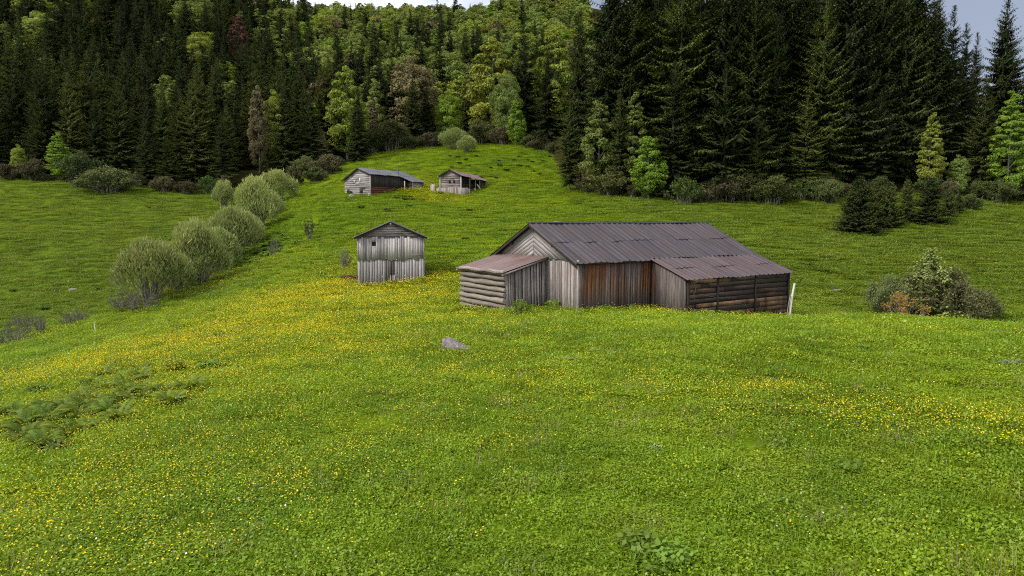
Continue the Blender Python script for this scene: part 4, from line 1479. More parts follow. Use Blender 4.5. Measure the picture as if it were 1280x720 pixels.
def build_hut():
    x, y, _ = P(489.5, 353, 52.0)
    z0 = ZC - 4.62
    B = empty('wooden_hut', (float(x), float(y), z0), R(9))
    tag(B, 'small pale grey plank hut with low gable roof left of the barn', 'hut')
    W, D, HE, HR = 2.52, 6.0, 3.48, 4.62
    w = MB()
    vboards(w, (-W, 0, 0), (1, 0, 0), (0, -1, 0), 2 * W, const(-.7), const(1.86), .2, .03, .022, jz=.1, jd=.015, tone=None, dark=.7, skip=((2.05, 2.79),))
    slab(w, [(-W, .07, -.9), (W, .07, -.9), (W, .07, HE), (-W, .07, HE)], (0, -1, 0), .05, .0)
    w.build('lower_boards', M['wood_grey'], B)
    w = MB()
    vboards(w, (-W, -.034, 0), (1, 0, 0), (0, -1, 0), 2 * W, const(1.72), const(HE + .02), .2, .03, .014, jz=.22, skip=((1.10, 1.39),))
    vboards(w, (-W + 1.1, -.045, 0), (1, 0, 0), (0, -1, 0), .29, const(1.72), const(2.80), .145, .03)
    vboards(w, (-W + 1.1, -.045, 0), (1, 0, 0), (0, -1, 0), .29, const(3.10), const(HE), .145, .03)
    w.build('front_wall', M['wood_pale'], B)
    sq = MB()
    sq.box(np.array((-W + 1.245, -.03, 2.95)), (.29, .03, .30), .2)
    sq.build('window', M['dark'], B)
    d = MB()
    vboards(d, (-W + 2.05, -.012, 0), (1, 0, 0), (0, -1, 0), .74, const(-.3), const(1.74), .17, .03, .02, tone=-.1)
    vboards(d, (-W + 2.42, -.05, 0), (1, 0, 0), (0, -1, 0), .4, const(-.3), const(.55), .2, .02, tone=.8)
    dd = d.build('door', M['wood_warm'], B)
    g = MB()
    g.box(np.array((-W + 2.52, -.062, .85)), (.07, .02, 1.5), .1)
    g.build('door_gap', M['dark'], dd)
    b = MB()
    b.box(np.array((1.98, -.09, 2.06)), (.95, .03, .07), .35, along=0)
    b.build('batten', M['wood_warm'], B)
    w = MB()
    rk = (HR - HE) / (W + .1)
    hboards(w, (0, -.02, 0), (1, 0, 0), (0, -1, 0), HE + .0, HR - .08, lambda z: -max(.03, (HR - .05 - z) / rk), lambda z: max(.03, (HR - .05 - z) / rk), .2, .03, .03, .04, tilt=.03, breaks=1)
    slab(w, [(-W, .06, HE), (W, .06, HE), (0, .06, HR - .1)], (0, -1, 0), .04, .0)
    w.build('gable_boards', M['wood_warm'], B)
    for nm, sx in (('side_wall', 1), ('side_wall', -1)):
        w = MB()
        if sx > 0:
            vboards(w, (W, 0, 0), (0, 1, 0), (1, 0, 0), D, const(-1), const(HE), .22)
        else:
            vboards(w, (-W, D, 0), (0, -1, 0), (-1, 0, 0), D, const(-1), const(HE), .22)
        slab(w, [(sx * (W - .06), 0.05, -1), (sx * (W - .06), D - .05, -1), (sx * (W - .06), D - .05, HE), (sx * (W - .06), .05, HE)][::sx], (sx, 0, 0), .04, .1)
        w.build(nm, M['wood_warm'], B)
    w = MB()
    vboards(w, (W, D, 0), (-1, 0, 0), (0, 1, 0), 2 * W, const(-1), lambda u: HR - abs(u - W) * rk - .1, .22)
    w.build('rear_wall', M['wood_warm'], B)
    rf = MB()
    for sx in (-1, 1):
        e = (sx * (W + .22), HE - .10)
        if sx < 0:
            roof_sheet(rf, (e[0], D + .3, e[1]), (e[0], -.32, e[1]), (0, D + .3, HR), (0, -.32, HR), rows=2)
        else:
            roof_sheet(rf, (e[0], -.32, e[1]), (e[0], D + .3, e[1]), (0, -.32, HR), (0, D + .3, HR), rows=2)
    rf.build('roof', M['roof_hut'], B)
    for sx in (-1, 1):
        bb = MB()
        fr = [(sx * (W + .2), -.28, HE - .2), (sx * .005, -.28, HR - .1), (sx * .005, -.28, HR + .0), (sx * (W + .2), -.28, HE - .09)]
        if sx > 0:
            fr = [fr[1], fr[0], fr[3], fr[2]]
        bb.hexa(fr, [(p[0], p[1] + .04, p[2]) for p in fr], 0, .3)
        bb.build('rake_board', M['wood_black'], B)
    pm = MB()
    pm.tube([(0, -.34, HR - .16), (0, D + .3, HR - .16)], .07, 7, tone=.6)
    pm.build('ridge_pole', M['wood_grey'], B)


build_hut()


def build_far_cabin():
    x, y, _ = P(463, 244, 116.0)
    zrel = float(P(463, 244, 116.0)[2])
    B = empty('farm_cabin', (float(x), float(y), zrel), R(57))
    tag(B, 'far grey cabin with blue-grey roof, stove pipe and red-brown lower boards', 'cabin')
    # local x runs along the ridge away from us, local y across the gable to the left
    WY, RY, LX = 6.1, 2.6, 8.2
    HR, HE0, HE1 = 4.65, 3.5, 2.75
    w = MB()
    hboards(w, (0, WY, 0), (0, -1, 0), (-1, 0, 0), -1.2, 2.7, const(0), const(WY), .32, .04, .02, .03, breaks=2)
    hboards(w, (0, WY, 0), (0, -1, 0), (-1, 0, 0), 2.7, 4.5, lambda z: max(0.02, (z - 2.7) * 1.85), lambda z: min(WY, WY - max(0, (z - 3.4)) * 2.25), .3, .04, .02, .03, breaks=1)
    slab(w, [(.06, WY, -1.3), (.06, .03, -1.3), (.06, .03, 3.4), (.06, RY, 4.5), (.06, WY, 2.65)], (-1, 0, 0), .05, .2)
    gw = w.build('gable_wall', M['wood_grey'], B)
    for yy, zz, ww, hh, m in ((3.6, 2.35, .3, .5, 'wood_pale'), (2.35, 2.6, .26, .7, 'wood_white'), (5.2, .75, .6, .7, 'wood_black'), (2.1, .9, .7, 1.0, 'wood_black'), (1.5, 1.2, .5, .3, 'wood_black'), (3.0, 1.9, .9, .35, 'wood_warm')):
        q = MB()
        q.box(np.array((-.05, yy, zz)), (.04, ww, hh), .6)
        q.build('window' if m not in ('wood_white', 'wood_pale') else 'shutter', M[m], B)
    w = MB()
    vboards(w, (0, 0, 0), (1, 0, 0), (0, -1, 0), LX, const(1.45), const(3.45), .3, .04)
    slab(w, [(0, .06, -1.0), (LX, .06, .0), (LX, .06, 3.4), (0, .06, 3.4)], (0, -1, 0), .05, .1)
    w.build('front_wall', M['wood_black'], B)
    w = MB()
    hboards(w, (0, -.04, 0), (1, 0, 0), (0, -1, 0), -.9, 1.5, const(0), const(6.3), .34, .04, .02, .03, breaks=1)
    w.build('lower_boards', M['wood_red'], B)
    cp = MB()
    cp.box(np.array((-.03, -.06, 1.2)), (.16, .14, 4.5), .7)
    cp.build('corner_post', M['wood_grey'], B)
    # end room and porch
    w = MB()
    hboards(w, (9.4, -1.2, 0), (1, 0, 0), (0, -1, 0), .2, 2.55, const(0), const(3.0), .3, .04, breaks=0)
    hboards(w, (9.4, .1, 0), (0, -1, 0), (-1, 0, 0), .2, 2.6, const(0), const(1.3), .3, .04, breaks=0)
    vboards(w, (12.4, -1.2, 0), (0, 1, 0), (1, 0, 0), 6.5, const(0), const(2.6), .3)
    w.build('end_room_wall', M['wood_log'], B)
    w = MB()
    vboards(w, (LX, .1, 0), (1, 0, 0), (0, -1, 0), 1.3, const(.2), const(2.7), .3, .04)
    w.build('porch_wall', M['wood_red'], B)
    for xx in (7.2, 9.3):
        q = MB()
        q.box(np.array((xx, -1.25, 1.4)), (.14, .14, 2.6), .8)
        q.build('porch_post', M['wood_grey'], B)
    q = MB()
    q.box(np.array((7.9, -.6, .85)), (1.6, .9, .12), .3)
    q.build('porch_floor', M['wood_black'], B)
    w = MB()
    vboards(w, (12.3, WY, 0), (-1, 0, 0), (0, 1, 0), 12.2, const(-.3), const(2.6), .3)
    w.build('rear_wall', M['wood_warm'], B)
    rf = MB()
    roof_sheet(rf, (-.35, -.3, HE0 - .02), (7.0, -.3, HE0 - .02), (-.35, RY, HR), (7.0, RY, HR), rows=2, period=.4)
    roof_sheet(rf, (7.0, -.3, HE0 - .02), (8.6, -1.5, 2.62), (7.0, RY, HR), (8.6, RY, HR), rows=2, period=.4)
    roof_sheet(rf, (8.6, -1.5, 2.62), (12.8, -1.5, 2.62), (8.6, RY, HR), (11.0, RY, HR), rows=2, period=.4)
    roof_sheet(rf, (12.8, -1.5, 2.62), (12.8, 6.3, 2.62), (11.0, RY - .1, HR), (11.0, RY, HR), rows=1, period=.4)
    roof_sheet(rf, (12.8, WY + .4, HE1 - .12), (-.35, WY + .4, HE1 - .12), (11.0, RY, HR), (-.35, RY, HR), rows=2, period=.4)
    r_ = rf.build('roof', M['roof_blue'], B)
    st = MB()
    st.tube([(8.3, 1.3, 3.6), (8.3, 1.3, 5.3)], .13, 8, tone=.2)
    st.tube([(8.3, 1.3, 5.3), (8.3, 1.3, 5.42)], .2, 8, tone=.2)
    st.build('stove_pipe', M['metal'], r_)
    bb = MB()
    fr = [(-.34, RY - .01, HR - .2), (-.34, -.3, HE0 - .2), (-.34, -.3, HE0 - .03), (-.34, RY - .01, HR - .03)]
    bb.hexa(fr, [(p[0] + .05, p[1], p[2]) for p in fr], 0, .4)
    bb.build('rake_board', M['wood_black'], B)
    bb = MB()
    fr = [(-.34, WY + .4, HE1 - .34), (-.34, RY + .01, HR - .22), (-.34, RY + .01, HR - .03), (-.34, WY + .4, HE1 - .14)]
    bb.hexa(fr, [(p[0] + .05, p[1], p[2]) for p in fr], 0, .2)
    bb.build('rake_board', M['wood_black'], B)


build_far_cabin()


def build_far_barn():
    x, y, _ = P(576.5, 243.7, 122.0)
    zrel = float(P(576.5, 243.7, 122.0)[2])
    B = empty('hay_barn', (float(x), float(y), zrel), R(69))
    tag(B, 'far grey barn with maroon roof and open dark side behind a board pen', 'barn')
    W, LX, HE, HR = 4.1, 11.0, 3.4, 4.55
    ym = W / 2
    w = MB()
    hboards(w, (0, W, 0), (0, -1, 0), (-1, 0, 0), -1.0, 3.35, const(0), const(W), .32, .05, .03, .04, breaks=1)
    hboards(w, (0, W, 0), (0, -1, 0), (-1, 0, 0), 3.35, 4.4, lambda z: (z - 3.3) * 1.75, lambda z: W - (z - 3.3) * 1.75, .28, .05, .03, .03)
    slab(w, [(.07, W, -1.2), (.07, .03, -1.2), (.07, .03, 3.3), (.07, ym, 4.35), (.07, W, 3.3)], (-1, 0, 0), .05, .1)
    w.build('gable_wall', M['wood_warm'], B)
    for yy in (2.2, 1.35):
        q = MB()
        q.box(np.array((-.06, yy, 2.35)), (.05, .3, .42), .2)
        q.build('vent_hole', M['dark'], B)
    for yy in (-.02, W + .0):
        q = MB()
        q.box(np.array((-.05, yy, 1.2)), (.2, .2, 4.4), .6)
        q.build('corner_post', M['wood_grey'], B)
    # open side: dark recess with posts and a few loose boards
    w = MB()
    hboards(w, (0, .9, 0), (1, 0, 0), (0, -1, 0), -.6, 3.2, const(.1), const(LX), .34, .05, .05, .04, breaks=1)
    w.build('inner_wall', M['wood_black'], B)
    w = MB()
    hboards(w, (0, .0, 0), (1, 0, 0), (0, -1, 0), -.6, .95, const(.1), const(6.8), .3, .05, .03, .05, breaks=1)
    w.build('side_wall', M['wood_warm'], B)
    w = MB()
    vboards(w, (8.2, .0, 0), (1, 0, 0), (0, -1, 0), 2.8, const(.1), const(3.0), .3, .05, .06)
    w.build('side_boards', M['wood_black'], B)
    for xx in (.1, 3.6, 6.2, 8.1, LX):
        q = MB()
        q.box(np.array((xx, -.02, 1.4)), (.16, .14, 4.0), .5)
        q.build('side_post', M['wood_warm'], B)
    w = MB()
    vboards(w, (LX, 0, 0), (0, 1, 0), (1, 0, 0), W, const(-.2), const(3.3), .3)
    w.build('end_wall', M['wood_warm'], B)
    w = MB()
    vboards(w, (LX, W, 0), (-1, 0, 0), (0, 1, 0), LX, const(-.2), const(3.3), .3)
    w.build('rear_wall', M['wood_warm'], B)
    rf = MB()
    dz = .35
    roof_sheet(rf, (-.4, -.3, HE - .05), (LX + .4, -.3, HE - .05 - dz), (-.4, ym, HR), (LX + .4, ym, HR - dz), rows=2, period=.4, sag=.12)
    roof_sheet(rf, (LX + .4, W + .3, HE - .05 - dz), (-.4, W + .3, HE - .05), (LX + .4, ym, HR - dz), (-.4, ym, HR), rows=2, period=.4, sag=.12)
    rf.build('roof', M['roof_maroon'], B)
    for sg in (-1, 1):
        bb = MB()
        fr = [(-.38, ym + sg * (ym + .3), HE - .26), (-.38, ym + sg * .01, HR - .22), (-.38, ym + sg * .01, HR - .03), (-.38, ym + sg * (ym + .3), HE - .07)]
        if sg > 0:
            fr = [fr[1], fr[0], fr[3], fr[2]]
        bb.hexa(fr, [(p[0] + .05, p[1], p[2]) for p in fr], 0, .2)
        bb.build('rake_board', M['wood_black'], B)
    # pen of upright boards in front of the gable: a thing of its own
    e = empty('board_pen', B.location, R(69))
    tag(e, 'low pen of upright grey boards in front of the right far barn', 'fence')
    w = MB()
    vboards(w, (-1.5, W + .5, 0), (0, -1, 0), (-1, 0, 0), W + 1.9, const(-.8), const(1.45), .26, .04, .03, jz=.3, jd=.06)
    w.build('front_boards', M['wood_warm'], e)
    w = MB()
    vboards(w, (-1.5, -1.4, 0), (1, 0, 0), (0, -1, 0), 2.2, const(-.6), const(1.25), .26, .04, .04, jz=.3, jd=.06)
    w.build('side_boards', M['wood_grey'], e)
    w = MB()
    vboards(w, (-1.7, W + 1.1, 0), (0, -1, 0), (-1, 0, 0), .8, const(-.9), const(1.9), .4, .05)
    w.build('gate_post', M['wood_warm'], e)
    # leaning poles on its open side
    for k, (x0, x1, zz, lb) in enumerate(((6.6, 7.4, 2.2, 'pale plank leaning steeply on the open side of the right far barn'), (5.2, 6.6, 1.3, 'pale plank lying low against the open side of the right far barn'))):
        q = MB()
        c, s = math.cos(R(69)), math.sin(R(69))

        def wp(a, b, zc_):
            return (B.location[0] + c * a - s * b, B.location[1] + s * a + c * b, B.location[2] + zc_)
        q.tube([wp(x1, -1.0, .15), wp((x0 + x1) / 2, -.6, zz * .6), wp(x0, -.15, zz)], .10, 6, tone=.8)
        tag(q.build('leaning_plank', M['wood_white']), lb, 'plank')


build_far_barn()


# ------------------------------------------------------------------ small things
def rock(name, loc, size, seed, label, mat='stone', wedge=0.0):
    r = np.random.default_rng(seed)
    nu, nv = 22, 14
    u = np.linspace(0, 2 * np.pi, nu, endpoint=False)
    v = np.linspace(0, np.pi, nv)
    Ug, Vg = np.meshgrid(u, v)
    n = np.stack([np.sin(Vg) * np.cos(Ug), np.sin(Vg) * np.sin(Ug), np.cos(Vg)], -1).reshape(-1, 3)
    k = np.ones(len(n))
    for _ in range(14):
        a = unit(r.normal(size=3))
        dcut = .48 + .4 * r.random()
        pr = n @ a * k
        k = np.where(pr > dcut, k * dcut / np.maximum(pr, 1e-6), k)
    k *= 1 + .035 * r.normal(size=len(n))
    V = n * k[:, None] * np.array(size)
    V[:, 2] *= 1 - wedge * np.clip(V[:, 0] / size[0] + .35, -.2, 1)
    i = np.arange(nv - 1)[:, None] * nu
    j = np.arange(nu)[None, :]
    Fq = np.stack([i + j, i + nu + j, i + nu + (j + 1) % nu, i + (j + 1) % nu], -1).reshape(-1, 4)
    mb = MB()
    mb.add(V, Fq)
    o = mb.build(name, M[mat])
    o.location = loc
    tag(o, label, 'rock')
    return o


x, y, z = hit(569, 440)
rock('boulder', (x, y, z + .06), (.86, .5, .52), 5, 'grey lichen-spotted boulder lying in the flowers below the lean-to', wedge=.75).rotation_euler = (.1, .05, .15)
x, y, z = hit(1045, 364)
rock('rock', (x, y, z), (.42, .35, .28), 8, 'small grey rock on the meadow right of the barn')
x, y, z = hit(90, 327)
rock('rock', (x, y, z), (1.2, .7, .2), 9, 'flat brown-grey rock slab in the left meadow', 'earth').rotation_euler = (0, 0, .2)
x, y, z = hit(91, 363)
rock('rock', (x, y, z), (.7, .5, .25), 10, 'low pale rock in the left meadow below the slab')
x, y, z = hit(433, 247)
rock('rock', (x + 1.2, y - 1, z), (.7, .5, .6), 12, 'dark stump-like rock in front of the left far cabin')


def pole(name, px, d, ht, lean_x, rad, mat, label, cat='post', lean_y=0.0, sink=.3):
    x, y, z = at(px, d)
    mb = MB()
    n = 6
    t = np.linspace(0, 1, n)
    mb.tube(np.stack([lean_x * t + .015 * np.sin(t * 7), lean_y * t, -sink + (ht + sink) * t], 1), np.linspace(rad, rad * .8, n), 8, tone=.7)
    o = mb.build(name, M[mat])
    o.location = (x, y, z)
    tag(o, label, cat)


pole('wooden_post', 986.5, 39.6, 2.15, .30, .075, 'wood_white', 'bleached white post leaning right beside the end of the barn annex')
pole('wooden_stick', 983.5, 39.5, 1.5, .22, .03, 'wood_warm', 'thin grey stick leaning beside the white post')
pole('wooden_stake', 117, 54.5, 1.0, -.12, .04, 'wood_white', 'thin white stake alone on the left slope', 'stake')

# debris heap left of the hut
x, y, z = at(441, 54.5)
e = empty('debris_heap', (x, y, z))
tag(e, 'dark reddish brown heap of old timber and earth left of the wooden hut', 'heap')
for k in range(7):
    mb = MB()
    a = random.random() * .7 - .35
    l = .28 + .25 * random.random()
    c = np.array([(k % 4 - 1.5) * .28, (k % 2) * .2, .22 + .16 * (k // 4)])
    mb.tube([c - l * np.array([math.cos(a), math.sin(a), .1]), c, c + l * np.array([math.cos(a), math.sin(a), -.05])], .11, 7, tone=.4, wob=.2)
    mb.build('timber', M['earth'], e)
mb = MB()
for k in range(10):
    a = k / 10 * 6.28
mound = []
nu = 16
ring = [(1.0, -.1), (.8, .18), (.5, .34), (.15, .42)]
V = []
for rr_, zz_ in ring:
    for k in range(nu):
        a = k / nu * 6.28
        V.append((1.1 * rr_ * math.cos(a) * (.85 + .3 * random.random()), .8 * rr_ * math.sin(a) + .5, zz_ + .06 * random.random()))
Fq = [(i * nu + k, i * nu + (k + 1) % nu, (i + 1) * nu + (k + 1) % nu, (i + 1) * nu + k) for i in range(3) for k in range(nu)]
mb.add(V, Fq)
mb.add(V[-nu:], [list(range(nu))])
mb.build('mound', M['earth'], e)


# ------------------------------------------------------------------ herb plants (countable)
def clump(seed, n, rad, hgt, w, curl=.5, mk='grass', round_leaf=False):
    r = np.random.default_rng(seed)
    mb = MB()
    a = r.random(n) * 6.28
    rr = rad * np.sqrt(r.random(n))
    b = np.stack([rr * np.cos(a), rr * np.sin(a), np.full(n, -.03)], 1)
    a2 = r.random(n) * 6.28
    if round_leaf:
        hz = hgt * (.25 + .75 * r.random(n))
        c = b + np.stack([0 * hz, 0 * hz, hz], 1)
        nrm = unit(r.normal(size=(n, 3)) * .55 + np.array([0, 0, 1.]))
        d = unit(np.cross(nrm, r.normal(size=(n, 3))))
        l = w * (.7 + .7 * r.random(n))
        mb.kites(c - d * l[:, None] * .5, d, l, np.cross(nrm, d), l * .45, np.clip(.15 + .7 * hz / hgt + .3 * (r.random(n) - .5), 0, 1))
    else:
        ln = hgt * (.55 + .7 * r.random(n))
        lean = curl * (.25 + r.random(n))
        o = np.stack([np.cos(a2), np.sin(a2), 0 * a2], 1)
        s = np.stack([-np.sin(a2), np.cos(a2), 0 * a2], 1)
        up = np.array([0, 0, 1.])
        m = b + up * (ln * .6)[:, None] + o * (ln * .25 * lean)[:, None]
        tip = b + up * (ln * np.clip(1 - .4 * lean, .3, 1))[:, None] + o * (ln * .9 * lean)[:, None]
        ww = (w * (.6 + .8 * r.random(n)))[:, None] * .5
        V = np.stack([b - s * ww, b + s * ww, m + s * ww * .9, m - s * ww * .9, tip], 1).reshape(-1, 3)
        k = np.arange(n) * 5
        va = r.random(n)
        mb.add(V, np.stack([k, k + 1, k + 2, k + 3], 1), var=va * .75)
        mb.add(V, np.stack([k + 3, k + 2, k + 4], 1), var=np.clip(va * .75 + .2, 0, 1))
    return mb


def rosette(seed, n=26, l=.55, w=.10, up=.7, ls=1.0):
    r = np.random.default_rng(seed)
    mb = MB()
    a = r.random(n) * 6.28
    el = up * (.5 + .8 * r.random(n))
    d = unit(np.stack([np.cos(a), np.sin(a), el], 1))
    b = np.stack([np.cos(a), np.sin(a), 0 * a], 1) * (.30 * r.random(n)[:, None]) * l * 2
    b[:, 2] = .02 + .25 * l * r.random(n)
    ll = l * (.6 + .6 * r.random(n))
    sd = unit(np.cross(d, [0, 0, 1.]))
    mid = b + d * (ll * .55)[:, None]
    tip = mid + unit(d * np.array([1, 1, .0]) + np.array([0, 0, -.15])) * (ll * .55)[:, None]
    ww = (w * (.7 + .6 * r.random(n)))[:, None]
    V = np.stack([b - sd * ww * .2, b + sd * ww * .2, mid + sd * ww - [0, 0, .0], mid - sd * ww, tip], 1).reshape(-1, 3)
    k = np.arange(n) * 5
    va = r.random(n)
    mb.add(V, np.stack([k, k + 1, k + 2, k + 3], 1), var=va)
    mb.add(V, np.stack([k + 3, k + 2, k + 4], 1), var=np.clip(va + .15, 0, 1))
    return mb


def fern(seed, fronds=15, l=.75, pairs=15):
    r = np.random.default_rng(seed)
    mb = MB()
    for i in range(fronds):
        a = i / fronds * 6.28 + r.random() * .5
        L = l * (.6 + .6 * r.random())
        lift = .55 + .5 * r.random()
        o = np.array([math.cos(a), math.sin(a), 0])
        t = np.linspace(.08, 1, pairs)
        c = o * (L * t * .85)[:, None]
        c[:, 2] = L * lift * (t * 1.15 - .75 * t ** 2.2)
        tg = unit(np.gradient(c, axis=0))
        sd = np.array([-math.sin(a), math.cos(a), 0])
        pl = .24 * L * np.sin(np.pi * np.clip(t * .88 + .12, 0, 1)) ** .7 * (.85 + .3 * r.random(pairs))
        for sg in (-1, 1):
            d = unit(sg * sd + .55 * tg + np.array([0, 0, -.12]))
            mb.kites(c.copy(), d, pl, tg, pl * .19, np.clip(.15 + .75 * t + .2 * (r.random(pairs) - .5), 0, 1), .1)
        mb.tube(np.concatenate([[[0, 0, -.02]], c]), .006, 4, cap=False)
        mb.kites(c[-1:].copy(), tg[-1:], .1 * L, sd[None], .015)
    return mb


FERNM = [fern(540 + i).mesh('fern_plant', [M['fern']]) for i in range(4)]
ROS = [rosette(i, 120, .36, .05, 1.3) for i in (501, 502, 503)]
BROAD = [clump(560 + i, 130, .42, .34, .11, round_leaf=True) for i in range(2)]
ROSM = {k: [m.mesh('herb_plant', [M[k]]) for m in ROS] for k in ('plant', 'plant_grey', 'plant_dark')}


BROADM = {k: [m.mesh('herb_plant', [M[k]]) for m in BROAD] for k in ('plant', 'plant_grey', 'plant_dark')}


def herb(px, py, s, mk, label, group=None, broad=False):
    x, y, z = hit(px, py)
    o = link('herb_plant', random.choice(BROADM[mk] if broad else ROSM[mk]))
    o.location = (x, y, z - .02)
    s *= 1.25
    o.scale = (s, s, s)
    o.rotation_euler = (0, 0, random.random() * 6.28)
    tag(o, label, 'plant', group)


PATCH = []
for _ in range(54):
    t = random.random()
    q = random.gauss(0, 1)
    PATCH.append((18 + 195 * t + q * 14, 552 - 82 * t + random.gauss(0, 17)))
for k, (px, py) in enumerate(PATCH):
    x, y, z = hit(px, py)
    o = link('fern_plant', random.choice(FERNM))
    o.location = (x, y, z + .02)
    q = .6 + .48 * random.random()
    o.scale = (q, q, q * 1.25)
    o.rotation_euler = (0, 0, random.random() * 6.28)
    tag(o, 'fern-like leafy plant in the green patch low on the left slope', 'plant', 'ferny plants in the left slope patch')
for px, py, s, mk, lb in [(275, 424, .9, 'plant_dark', 'dark tuft on the left slope directly below the hut line, left of another tuft'),
                          (316, 430, .85, 'plant_dark', 'dark flat tuft right of the first dark tuft on the slope'),
                          (262, 462, 1.0, 'plant', 'leafy tuft above the right tip of the dark herb patch'),
                          (218, 507, .8, 'plant_dark', 'grey-green tuft just right of the dark herb patch'),
                          (48, 492, .9, 'plant_dark', 'dark tuft above the dark herb patch near the left edge'),
                          (48, 508, .6, 'plant_dark', 'small dark tuft under the tuft near the left edge'),
                          (10, 520, .9, 'plant_dark', 'dark tuft at the very left edge of the photo'),
                          (66, 566, .8, 'plant_dark', 'dark tuft below the dark herb patch'),
                          (970, 556, .55, 'plant', 'broad-leaved dock plant alone in the grass right of centre'),
                          (1258, 460, .65, 'plant_grey', 'silvery broad-leaved plant at the right edge of the photo'),
                          (1272, 457, .5, 'plant_grey', 'second silvery plant at the very right edge'),
                          (820, 564, .28, 'plant_grey', 'single pale thistle leaf cluster in the middle of the grass'),
                          (716, 452, .4, 'plant_grey', 'pale grey herb right of the boulder'),
                          (702, 450, .35, 'plant_grey', 'smaller pale grey herb right of the boulder'),
                          (1080, 438, .5, 'plant', 'green herb on the crest below the shrub clump'),
                          (1150, 407, .5, 'plant_grey', 'pale herb on the crest in front of the shrub clump'),
                          (1248, 420, .55, 'plant_grey', 'pale herb on the crest near the right edge'),
                          (912, 396, .55, 'plant_dark', 'dark green herb in front of the dark annex wall'),
                          (930, 402, .45, 'plant_grey', 'pale herb below the dark annex wall'),
                          (576, 388, .7, 'plant_dark', 'dark nettle tuft at the left foot of the log wall'),
                          (588, 390, .7, 'plant_dark', 'dark nettle tuft in front of the log wall'),
                          (602, 391, .6, 'plant_dark', 'dark nettle tuft before the middle of the log wall'),
                          (690, 390, .5, 'plant', 'green tuft at the foot of the gable boards'),
                          (800, 690, .62, 'plant', 'broad-leaved green plant at the bottom right of centre'),
                          (835, 704, .6, 'plant', 'broad-leaved green plant near the bottom edge right of centre'),
                          (818, 714, .6, 'plant', 'broad-leaved green plant lowest at the bottom edge'),
                          (1062, 590, .5, 'plant', 'small leafy plant in the lower right grass'),
                          (532, 342, 1.1, 'plant_dark', 'weed clump darkened to stand for shade at the right wall of the hut'),  # on this and the next clump dark leaves stand in for hut shade
                          (538, 350, .9, 'plant_dark', 'lower weed clump darkened to stand for the shade right of the hut'),
                          (436, 345, 1.0, 'plant', 'green weed clump below the debris heap'),
                          (600, 392, .6, 'plant', 'green tuft below the log wall')]:
    herb(px, py, s, mk, lb, None, px > 640)
for k in range(46):
    t = random.random()
    herb(292 + 72 * t + random.gauss(0, 5), 334 - 34 * t + random.gauss(0, 6), 1.2 + .6 * random.random(), 'plant', 'leafy green herb in the broad-leaved patch right of the gully alders', 'broad-leaved herbs beside the gully')
for k in range(46):
    px, py = (random.uniform(560, 700), random.uniform(192, 224)) if k < 34 else (random.uniform(430, 560), random.uniform(236, 270))
    herb(px, py, .8 + .6 * random.random(), 'plant_dark', 'dark tussock dotted over the steep slope around the far barn', 'dark tussocks on the upper slope')
for k in range(26):
    px, py = random.choice([(random.uniform(1000, 1280), random.uniform(270, 380)), (random.uniform(0, 240), random.uniform(240, 390)), (random.uniform(540, 760), random.uniform(262, 330))])
    herb(px, py, .6 + .5 * random.random(), 'plant_dark', 'dark tussock in the open grazing meadow', 'dark tussocks on the lower meadows')


# weeds against the walls of the near barn and hut
def wall_weeds(bname, segs, per_m, label, group):
    o_ = bpy.data.objects[bname]
    c, s_ = math.cos(o_.rotation_euler[2]), math.sin(o_.rotation_euler[2])
    for (x0, y0, x1, y1) in segs:
        L = math.hypot(x1 - x0, y1 - y0)
        for k in range(int(L * per_m)):
            t = random.random()
            lx, ly = x0 + (x1 - x0) * t, y0 + (y1 - y0) * t
            x, y = o_.location[0] + c * lx - s_ * ly, o_.location[1] + s_ * lx + c * ly
            o = link('herb_plant', random.choice(random.choice((ROSM, BROADM))[random.choice(('plant', 'plant_dark', 'plant'))]))
            q = random.uniform(.55, 1.15)
            o.location = (x, y, h1(x, y) - .02)
            o.scale = (q, q, q * random.uniform(.8, 1.6))
            o.rotation_euler = (0, 0, random.random() * 6.28)
            tag(o, label, 'plant', group)


wall_weeds('log_barn', [(.4, -.25, 5.6, -.25), (5.9, -2.9, 15, -2.95), (-2.5, 2.55, .0, 2.55), (-.05, .1, -.05, 2.6), (-2.95, 2.9, -2.95, 7.5), (5.45, -2.5, 5.45, -.2)], 1.5,
           'weed growing against the foot of the large barn', 'weeds along the barn walls')
wall_weeds('wooden_hut', [(-2.5, -.3, 2.5, -.3), (2.8, 0, 2.8, 3)], 1.6, 'weed growing against the foot of the small hut', 'weeds along the hut walls')

# ------------------------------------------------------------------ grass and flowers (uncountable)
def flowers(seed, n, rad, hgt, size, mk):
    r = np.random.default_rng(seed)
    mb = MB()
    a = r.random(n) * 6.28
    rr = rad * np.sqrt(r.random(n))
    c = np.stack([rr * np.cos(a), rr * np.sin(a), hgt * (.75 + .4 * r.random(n))], 1)
    ti = r.normal(size=(n, 3)) * .3 + np.array([0, 0, 1.])
    nrm = unit(ti)
    e1 = unit(np.cross(nrm, [1., 0, .1]))
    e2 = np.cross(nrm, e1)
    sz = size * (.55 + .9 * r.random(n))
    for p in range(5):
        th = p / 5 * 6.283
        d = unit(e1 * math.cos(th) + e2 * math.sin(th) + nrm * .45)
        sd = -e1 * math.sin(th) + e2 * math.cos(th)
        mb.kites(c.copy(), d, sz * .55, sd, sz * .27)
    return mb.mesh('flower', [M[mk]])


def local(x, y, o):
    """coordinates inside a building's own frame"""
    dx, dy = x - o.location[0], y - o.location[1]
    c, s = math.cos(o.rotation_euler[2]), math.sin(o.rotation_euler[2])
    return dx * c + dy * s, -dx * s + dy * c


